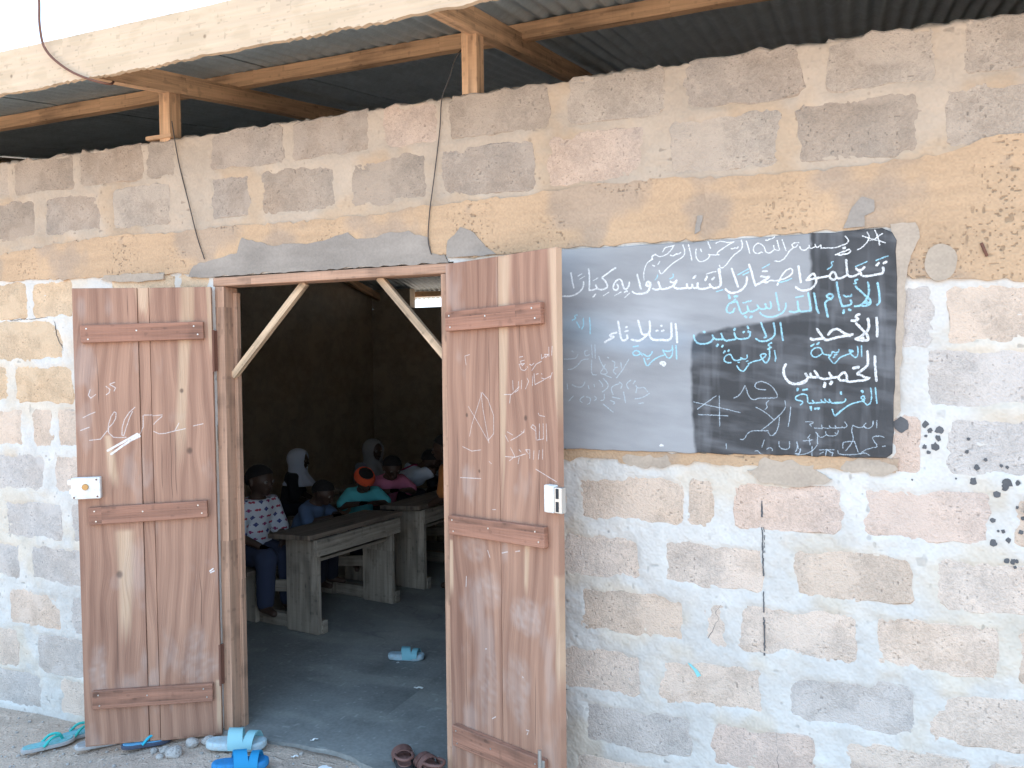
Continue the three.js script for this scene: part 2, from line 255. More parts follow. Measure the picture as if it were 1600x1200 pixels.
// height of the trowelled mortar face: it laps over the blocks' edges
const mz = (x, y) => {
  let z = 0.004 + 0.013 * (fbm(x * 5, y * 5, 801, 4) - 0.5) + 0.012 * (fbm(x * 18, y * 18, 803, 3) - 0.5) + 0.004 * (vn(x * 90, y * 90, 806) - 0.5) + 0.003 * (fbm(x * 12, y * 70, 812, 2) - 0.5);
  for (const b of near(x, y)) { const q = Math.min(x - b[0], b[2] - x, y - b[1], b[3] - y); if (q > -0.014) z -= 0.0085 * sst(-0.012, 0.022, q + 0.022 * (fbm(x * 11, y * 11, 809, 2) - 0.5)); }
  return Math.min(z, 0.0098);
};
const face = (x, y) => Math.max(mz(x, y), near(x, y).length ? 0.0035 : 0);
const XL = -4.2, XR = 4.2, WTOP = 2.82, WBOT = -0.35;
{ // mortar bed: uneven trowelled face and rough top
  const cell = 0.0105, nx = Math.round((XR - XL) / cell), ny = Math.round((WTOP - WBOT) / cell), p = [], uv = [], ix = [], id = new Map();
  const vert = (i, j) => {
    const k = i * 10000 + j; if (id.has(k)) return id.get(k);
    let x = XL + (XR - XL) * i / nx, y = WBOT + (WTOP - WBOT) * j / ny;
    let z = mz(x, y);
    if (j === ny) { y += 0.028 * (fbm(x * 7, 0.5, 805, 4) - 0.5) + 0.012 * (vn(x * 40, 2, 807) - 0.5); z -= 0.006; }
    p.push(x, y, z); uv.push(x, y); id.set(k, p.length / 3 - 1); return p.length / 3 - 1;
  };
  for (let j = 0; j < ny; j++) for (let i = 0; i < nx; i++) {
    const cx = XL + (XR - XL) * (i + 0.5) / nx, cy = WBOT + (WTOP - WBOT) * (j + 0.5) / ny;
    if (cx > OX0 && cx < OX1 && cy < OTOP) continue;
    const a = vert(i, j), b = vert(i + 1, j), c = vert(i, j + 1), d = vert(i + 1, j + 1); ix.push(a, b, c, c, b, d);
  }
  for (let i = 0; i < nx; i++) { // rough top, going back over the wall's thickness
    const a = vert(i, ny), b = vert(i + 1, ny); const k = p.length / 3;
    for (const v of [a, b]) { p.push(p[v * 3], p[v * 3 + 1] - 0.006 + 0.012 * (vn(p[v * 3] * 9, 5, 811) - 0.5), -0.15); uv.push(p[v * 3], WTOP + 0.15); }
    ix.push(a, b, k, k, b, k + 1);
  }
  const g = new THREE.BufferGeometry(); g.setAttribute('position', new THREE.Float32BufferAttribute(p, 3)); g.setAttribute('uv', new THREE.Float32BufferAttribute(uv, 2)); g.setIndex(ix); g.computeVertexNormals();
  { // beige mortar above the lintel, with some eave shade and warm bounce coloured in
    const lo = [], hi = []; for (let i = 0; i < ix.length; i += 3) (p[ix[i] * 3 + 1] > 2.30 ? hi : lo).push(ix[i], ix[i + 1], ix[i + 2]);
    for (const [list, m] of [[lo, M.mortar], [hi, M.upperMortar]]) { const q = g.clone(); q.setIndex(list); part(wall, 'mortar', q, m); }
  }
  const core = [[XL, OX0 - 0.002, WBOT, WTOP - 0.03], [OX1 + 0.002, XR, WBOT, WTOP - 0.03], [OX0 - 0.002, OX1 + 0.002, OTOP + 0.004, WTOP - 0.03]].map(([a, b, c, d]) => { const q = uvm(new THREE.BoxGeometry(b - a, d - c, 0.132)); q.translate((a + b) / 2, (c + d) / 2, -0.018 - 0.066); return q; });
  part(wall, 'wall_core', mergeGeometries(core), M.innerWall);
}
function blockGeo(x0, y0, x1, y1, seed, isTop) {
  const cx = (x0 + x1) / 2, cy = (y0 + y1) / 2, w = (x1 - x0) / 2, h = (y1 - y0) / 2, rim = [], st = 0.045;
  const side = (ax, ay, bx, by) => { const l = Math.hypot(bx - ax, by - ay), n = Math.max(2, Math.round(l / st)); for (let k = 0; k < n; k++) rim.push([mix(ax, bx, k / n), mix(ay, by, k / n)]); };
  const c = Math.min(0.022, w * 0.3);
  side(-w + c, -h, w - c, -h); side(w - c, -h, w, -h + c); side(w, -h + c, w, h - c); side(w, h - c, w - c, h); side(w - c, h, -w + c, h); side(-w + c, h, -w, h - c); side(-w, h - c, -w, -h + c); side(-w, -h + c, -w + c, -h);
  const out = rim.map(([x, y], i) => {
    let a = 0.022 * (fbm((cx + x) * 11, (cy + y) * 11, seed % 50 + 900, 3) - 0.5) + 0.016 * (hash(i, seed, 5) - 0.5); const b = 0.022 * (fbm((cx + x) * 11, (cy + y) * 11, seed % 50 + 950, 3) - 0.5) + 0.012 * (hash(i, seed, 6) - 0.5);
    return [x + a * (w < 0.06 ? 0.5 : 1), y + b + (isTop && y > h * 0.9 ? 0.012 * (hash(i, seed, 7) - 0.3) : 0)];
  });
  const tilt = [(hash(1, seed, 8) - 0.5) * 0.012, (hash(2, seed, 8) - 0.5) * 0.02], z0 = 0.0008 + 0.0022 * hash(3, seed, 8);
  const zz = (x, y) => z0 + tilt[0] * x + tilt[1] * y;
  const p = [], ix = [], n = out.length;
  p.push(0, 0, zz(0, 0) + 0.0008);
  out.forEach(([x, y]) => p.push(x * 0.965, y * 0.93, zz(x, y))); out.forEach(([x, y]) => p.push(x, y, zz(x, y) - 0.006)); out.forEach(([x, y]) => p.push(x, y, -0.016));
  for (let i = 0; i < n; i++) { const j = (i + 1) % n; ix.push(0, 1 + i, 1 + j, 1 + i, 1 + n + i, 1 + j, 1 + j, 1 + n + i, 1 + n + j, 1 + n + i, 1 + 2 * n + i, 1 + n + j, 1 + n + j, 1 + 2 * n + i, 1 + 2 * n + j); }
  const g = new THREE.BufferGeometry(); g.setAttribute('position', new THREE.Float32BufferAttribute(p, 3)); g.setIndex(ix);
  const ng = toCreasedNormals(uvm(g, 'y', [seed * 0.37 % 3, seed * 0.71 % 3]), 0.6);
  return ng;
}
BLOCKS.forEach(([x0, y0, x1, y1], i) => {
  const cx = (x0 + x1) / 2, cy = (y0 + y1) / 2, r = hash(i, 7, 19);
  let m;
  if (cy > 2.35) m = (i === 19 || i === 6) ? M.blockRose : r < 0.4 ? M.blockGrey : r < 0.75 ? M.blockDrab : M.blockBuff;  // upper blocks toned darker too, eave shade being partly in their colours
  else if (cx < 0) m = cy > 1.3 ? (cy > 1.5 && r < 0.85 ? M.blockOchre : M.blockWarm) : r < 0.45 ? M.blockAsh : r < 0.55 ? M.blockGrey : M.blockPeach;
  else m = r < 0.45 ? M.blockPeach : r < 0.68 ? M.blockWarm : r < 0.88 ? M.blockPink : M.blockAsh;
  part(wall, 'block', blockGeo(x0 - 0.012, y0 - 0.012, x1 + 0.012, cy > 2.7 ? y1 : y1 + 0.012, i + 1, cy > 2.7), m, [cx, cy, 0]);
});
// a film of paint or chalk that follows the uneven face
const lay = (pts, up = 0) => { const g = plate(pts, 0.0012), p = g.attributes.position; for (let i = 0; i < p.count; i++) p.setZ(i, p.getZ(i) + face(p.getX(i), p.getY(i)) + 0.0003 + up); return g; };
{ // tan lintel band, repairs and stains
  const topLine = [[-4.15, 2.36], [-2.9, 2.37], [-2.1, 2.335], [-1.85, 2.356], [-1.3, 2.385], [-0.92, 2.369], [-0.6, 2.375], [-0.1, 2.366], [0.3, 2.37], [0.42, 2.385], [0.95, 2.395], [1.2, 2.412], [1.62, 2.395], [2.05, 2.382], [2.4, 2.395], [2.55, 2.44], [2.9, 2.43], [4.15, 2.4]];
  const botLine = [[4.15, 2.0], [2.9, 1.99], [2.62, 1.975], [2.45, 1.985], [2.30, 1.99], [2.265, 2.05], [2.255, 2.168], [1.04, 2.172], [0.605, 2.155], [0.60, 2.175], [-0.60, 2.175], [-0.66, 2.17], [-1.2, 2.185], [-1.6, 2.183], [-2.1, 2.195], [-4.15, 2.19]];
  part(wall, 'lintel_band', plate(ragged([...topLine, ...botLine], 0.022, 0.009, 61), 0.012), M.band, [0, 0, -0.001]);
  const P1 = [[-0.803, 2.158], [-0.767, 2.207], [-0.613, 2.228], [-0.511, 2.252], [-0.479, 2.317], [-0.407, 2.295], [-0.3, 2.268], [-0.246, 2.278], [-0.125, 2.262], [0.01, 2.284], [0.093, 2.298], [0.142, 2.267], [0.238, 2.269], [0.27, 2.285], [0.394, 2.285], [0.479, 2.252], [0.496, 2.187], [0.561, 2.178], [0.575, 2.145], [-0.06, 2.148], [-0.66, 2.148]];
  part(wall, 'cement_patch', plate(ragged(P1, 0.018, 0.006, 71), 0.014), M.cement, [0, 0, 0.001]);
  const P2 = [[0.575, 2.165], [0.574, 2.238], [0.639, 2.286], [0.691, 2.264], [0.733, 2.214], [0.79, 2.165]];
  part(wall, 'cement_patch', plate(ragged(P2, 0.018, 0.005, 73), 0.0145), M.cement, [0, 0, 0.001]);
  part(wall, 'cement_patch', plate(ragged([[-1.367, 2.166], [-1.345, 2.191], [-0.954, 2.18], [-0.963, 2.15], [-1.196, 2.148]], 0.018, 0.005, 75), 0.0142), M.paleCement, [0, 0, 0.001]);
  part(wall, 'cement_patch', plate(ragged([[2.087, 2.175], [2.111, 2.244], [2.141, 2.278], [2.183, 2.266], [2.183, 2.227], [2.156, 2.208], [2.151, 2.174]], 0.014, 0.005, 77), 0.0138), M.cement, [0, 0, 0.001]);
  part(wall, 'cement_patch', plate(ragged([[2.235, 2.179], [2.312, 2.181], [2.32, 2.127], [2.292, 2.07], [2.278, 1.964], [2.268, 1.75], [2.262, 1.55], [2.235, 1.5]], 0.018, 0.006, 79), 0.0136), M.paleCement, [0, 0, 0.001]);
  part(wall, 'cement_patch', plate(ragged(Array.from({ length: 26 }, (_, i) => [2.384 + 0.05 * Math.cos(i / 26 * 6.283), 2.043 + 0.062 * Math.sin(i / 26 * 6.283)]), 0.008, 0.004, 83), 0.0126), M.roundPatch, [0, 0, 0.001]);
  part(wall, 'cement_patch', plate(ragged([[1.58, 2.19], [1.592, 2.255], [1.612, 2.255], [1.606, 2.2]], 0.01, 0.004, 81), 0.0144), M.cement, [0, 0, 0.001]);
  part(wall, 'cement_patch', plate(blob(2.71, 1.23, 0.09, 6, 16, 1.1), 0.0125), M.cement, [0, 0, 0.001]);
  // rough lip of plaster under the board, orange and grey by turns
  part(wall, 'plaster_lip', plate(ragged([[1.04, 1.395], [2.25, 1.395], [2.25, 1.345], [2.05, 1.352], [1.85, 1.335], [1.62, 1.352], [1.4, 1.338], [1.2, 1.355], [1.04, 1.345]], 0.016, 0.014, 93), 0.010), M.band, [0, 0, 0]);
  for (const [x, y, w, h, s] of [[1.40, 1.352, 0.16, 0.06, 1], [1.90, 1.33, 0.26, 0.10, 3], [2.16, 1.36, 0.16, 0.06, 5]]) part(wall, 'cement_patch', plate(ragged(blob(x, y, w / 2, s + 20, 18, h / w), 0.010, 0.010, s + 40), 0.0112), M.paleCement, [0, 0, 0]);
  // paint spatters
  const SP = [[2.266, 1.506, 22], [2.338, 1.508, 10], [2.353, 1.487, 8], [2.341, 1.469, 5], [2.381, 1.491, 12], [2.378, 1.462, 9], [2.37, 1.434, 12], [2.336, 1.433, 7], [2.349, 1.414, 6], [2.482, 1.323, 11], [2.577, 1.321, 14], [2.57, 1.307, 10], [2.605, 1.323, 7], [2.548, 1.283, 10], [2.536, 1.198, 8], [2.538, 1.125, 10], [2.581, 1.137, 8], [2.576, 1.068, 8], [2.594, 1.067, 8], [2.462, 1.419, 6], [2.515, 1.396, 6], [2.49, 1.37, 8], [2.465, 1.462, 5], [2.56, 1.377, 5], [2.577, 1.373, 5], [2.565, 1.165, 6], [2.615, 1.164, 7], [2.604, 1.07, 6], [2.62, 1.21, 6], [2.605, 1.245, 5], [2.552, 1.165, 4], [2.30, 1.32, 3], [2.43, 1.33, 3], [2.6, 1.05, 5], [2.65, 1.28, 9], [2.66, 1.12, 8], [2.70, 1.05, 7]];
  part(wall, 'paint_spatter', mergeGeometries(SP.map(([x, y, r], i) => lay(ragged(blob(x, y, r / 1000, i + 3, 12, 1.1), r / 2600, r / 5200, i + 7)))), M.spatter).userData.kind = 'stuff';
  // charcoal stroke, cyan chalk dab, cracks
  const ch = []; for (let k = 0; k < 60; k++) { const y = 1.222 - 0.0093 * k, x = mix(1.814, 1.823, k / 60) + 0.002 * (hash(k, 1, 4) - 0.5), w = 0.0012 + 0.0022 * vn(k * 0.4, 1, 5); if (vn(k * 0.55, 3, 9) < 0.24) continue; ch.push(lay(ragged([[x - w, y], [x - w, y - 0.0105], [x + w, y - 0.0105], [x + w, y]], 0.004, 0.0013, k), 0)); if (k > 8 && k < 20 && k % 3) ch.push(lay(ragged([[x + 0.0055, y], [x + 0.0055, y - 0.009], [x + 0.0078, y - 0.009], [x + 0.0078, y]], 0.004, 0.0012, k), 0.0001)); }
  part(wall, 'charcoal_stroke', mergeGeometries(ch), M.spatter).userData.label = 'black charcoal line drawn upright on the wall';
  part(wall, 'chalk_dab', lay(ragged([[1.548, 0.603], [1.560, 0.600], [1.594, 0.560], [1.580, 0.555]], 0.008, 0.004, 5)), mat(T_cement, { color: lin(0.30, 0.72, 0.74) })).userData.label = 'turquoise chalk dab on a block';
  const crack = (pts, r = 0.0016) => tube(pts.map(([x, y]) => [x, y, 0.0030]), r, 90, 4);
  const jag = (pts, r) => { const o = []; for (let i = 0; i < pts.length - 1; i++) { const n = Math.ceil(Math.hypot(pts[i + 1][0] - pts[i][0], pts[i + 1][1] - pts[i][1]) / 0.012); for (let k = 0; k < n; k++) o.push([mix(pts[i][0], pts[i + 1][0], k / n) + 0.006 * (hash(i, k, 31) - 0.5), mix(pts[i][1], pts[i + 1][1], k / n) + 0.006 * (hash(i, k, 33) - 0.5)]); } o.push(pts[pts.length - 1]); return crack(o, r); };
  const CR = [jag([[-2.05, 1.985], [-1.92, 1.988], [-1.78, 1.992], [-1.70, 1.985]], 0.0014), jag([[-1.72, 1.985], [-1.71, 1.93], [-1.69, 1.87], [-1.665, 1.84], [-1.65, 1.80]], 0.002), jag([[1.62, 0.70], [1.66, 0.78], [1.648, 0.80], [1.68, 0.85]], 0.0011), jag([[1.05, 0.43], [1.13, 0.44], [1.2, 0.415]], 0.0013), jag([[1.86, 0.44], [1.865, 0.32], [1.87, 0.25]], 0.0012)];
  part(wall, 'hairline_crack', mergeGeometries(CR), M.spatter).userData.kind = 'stuff';
}
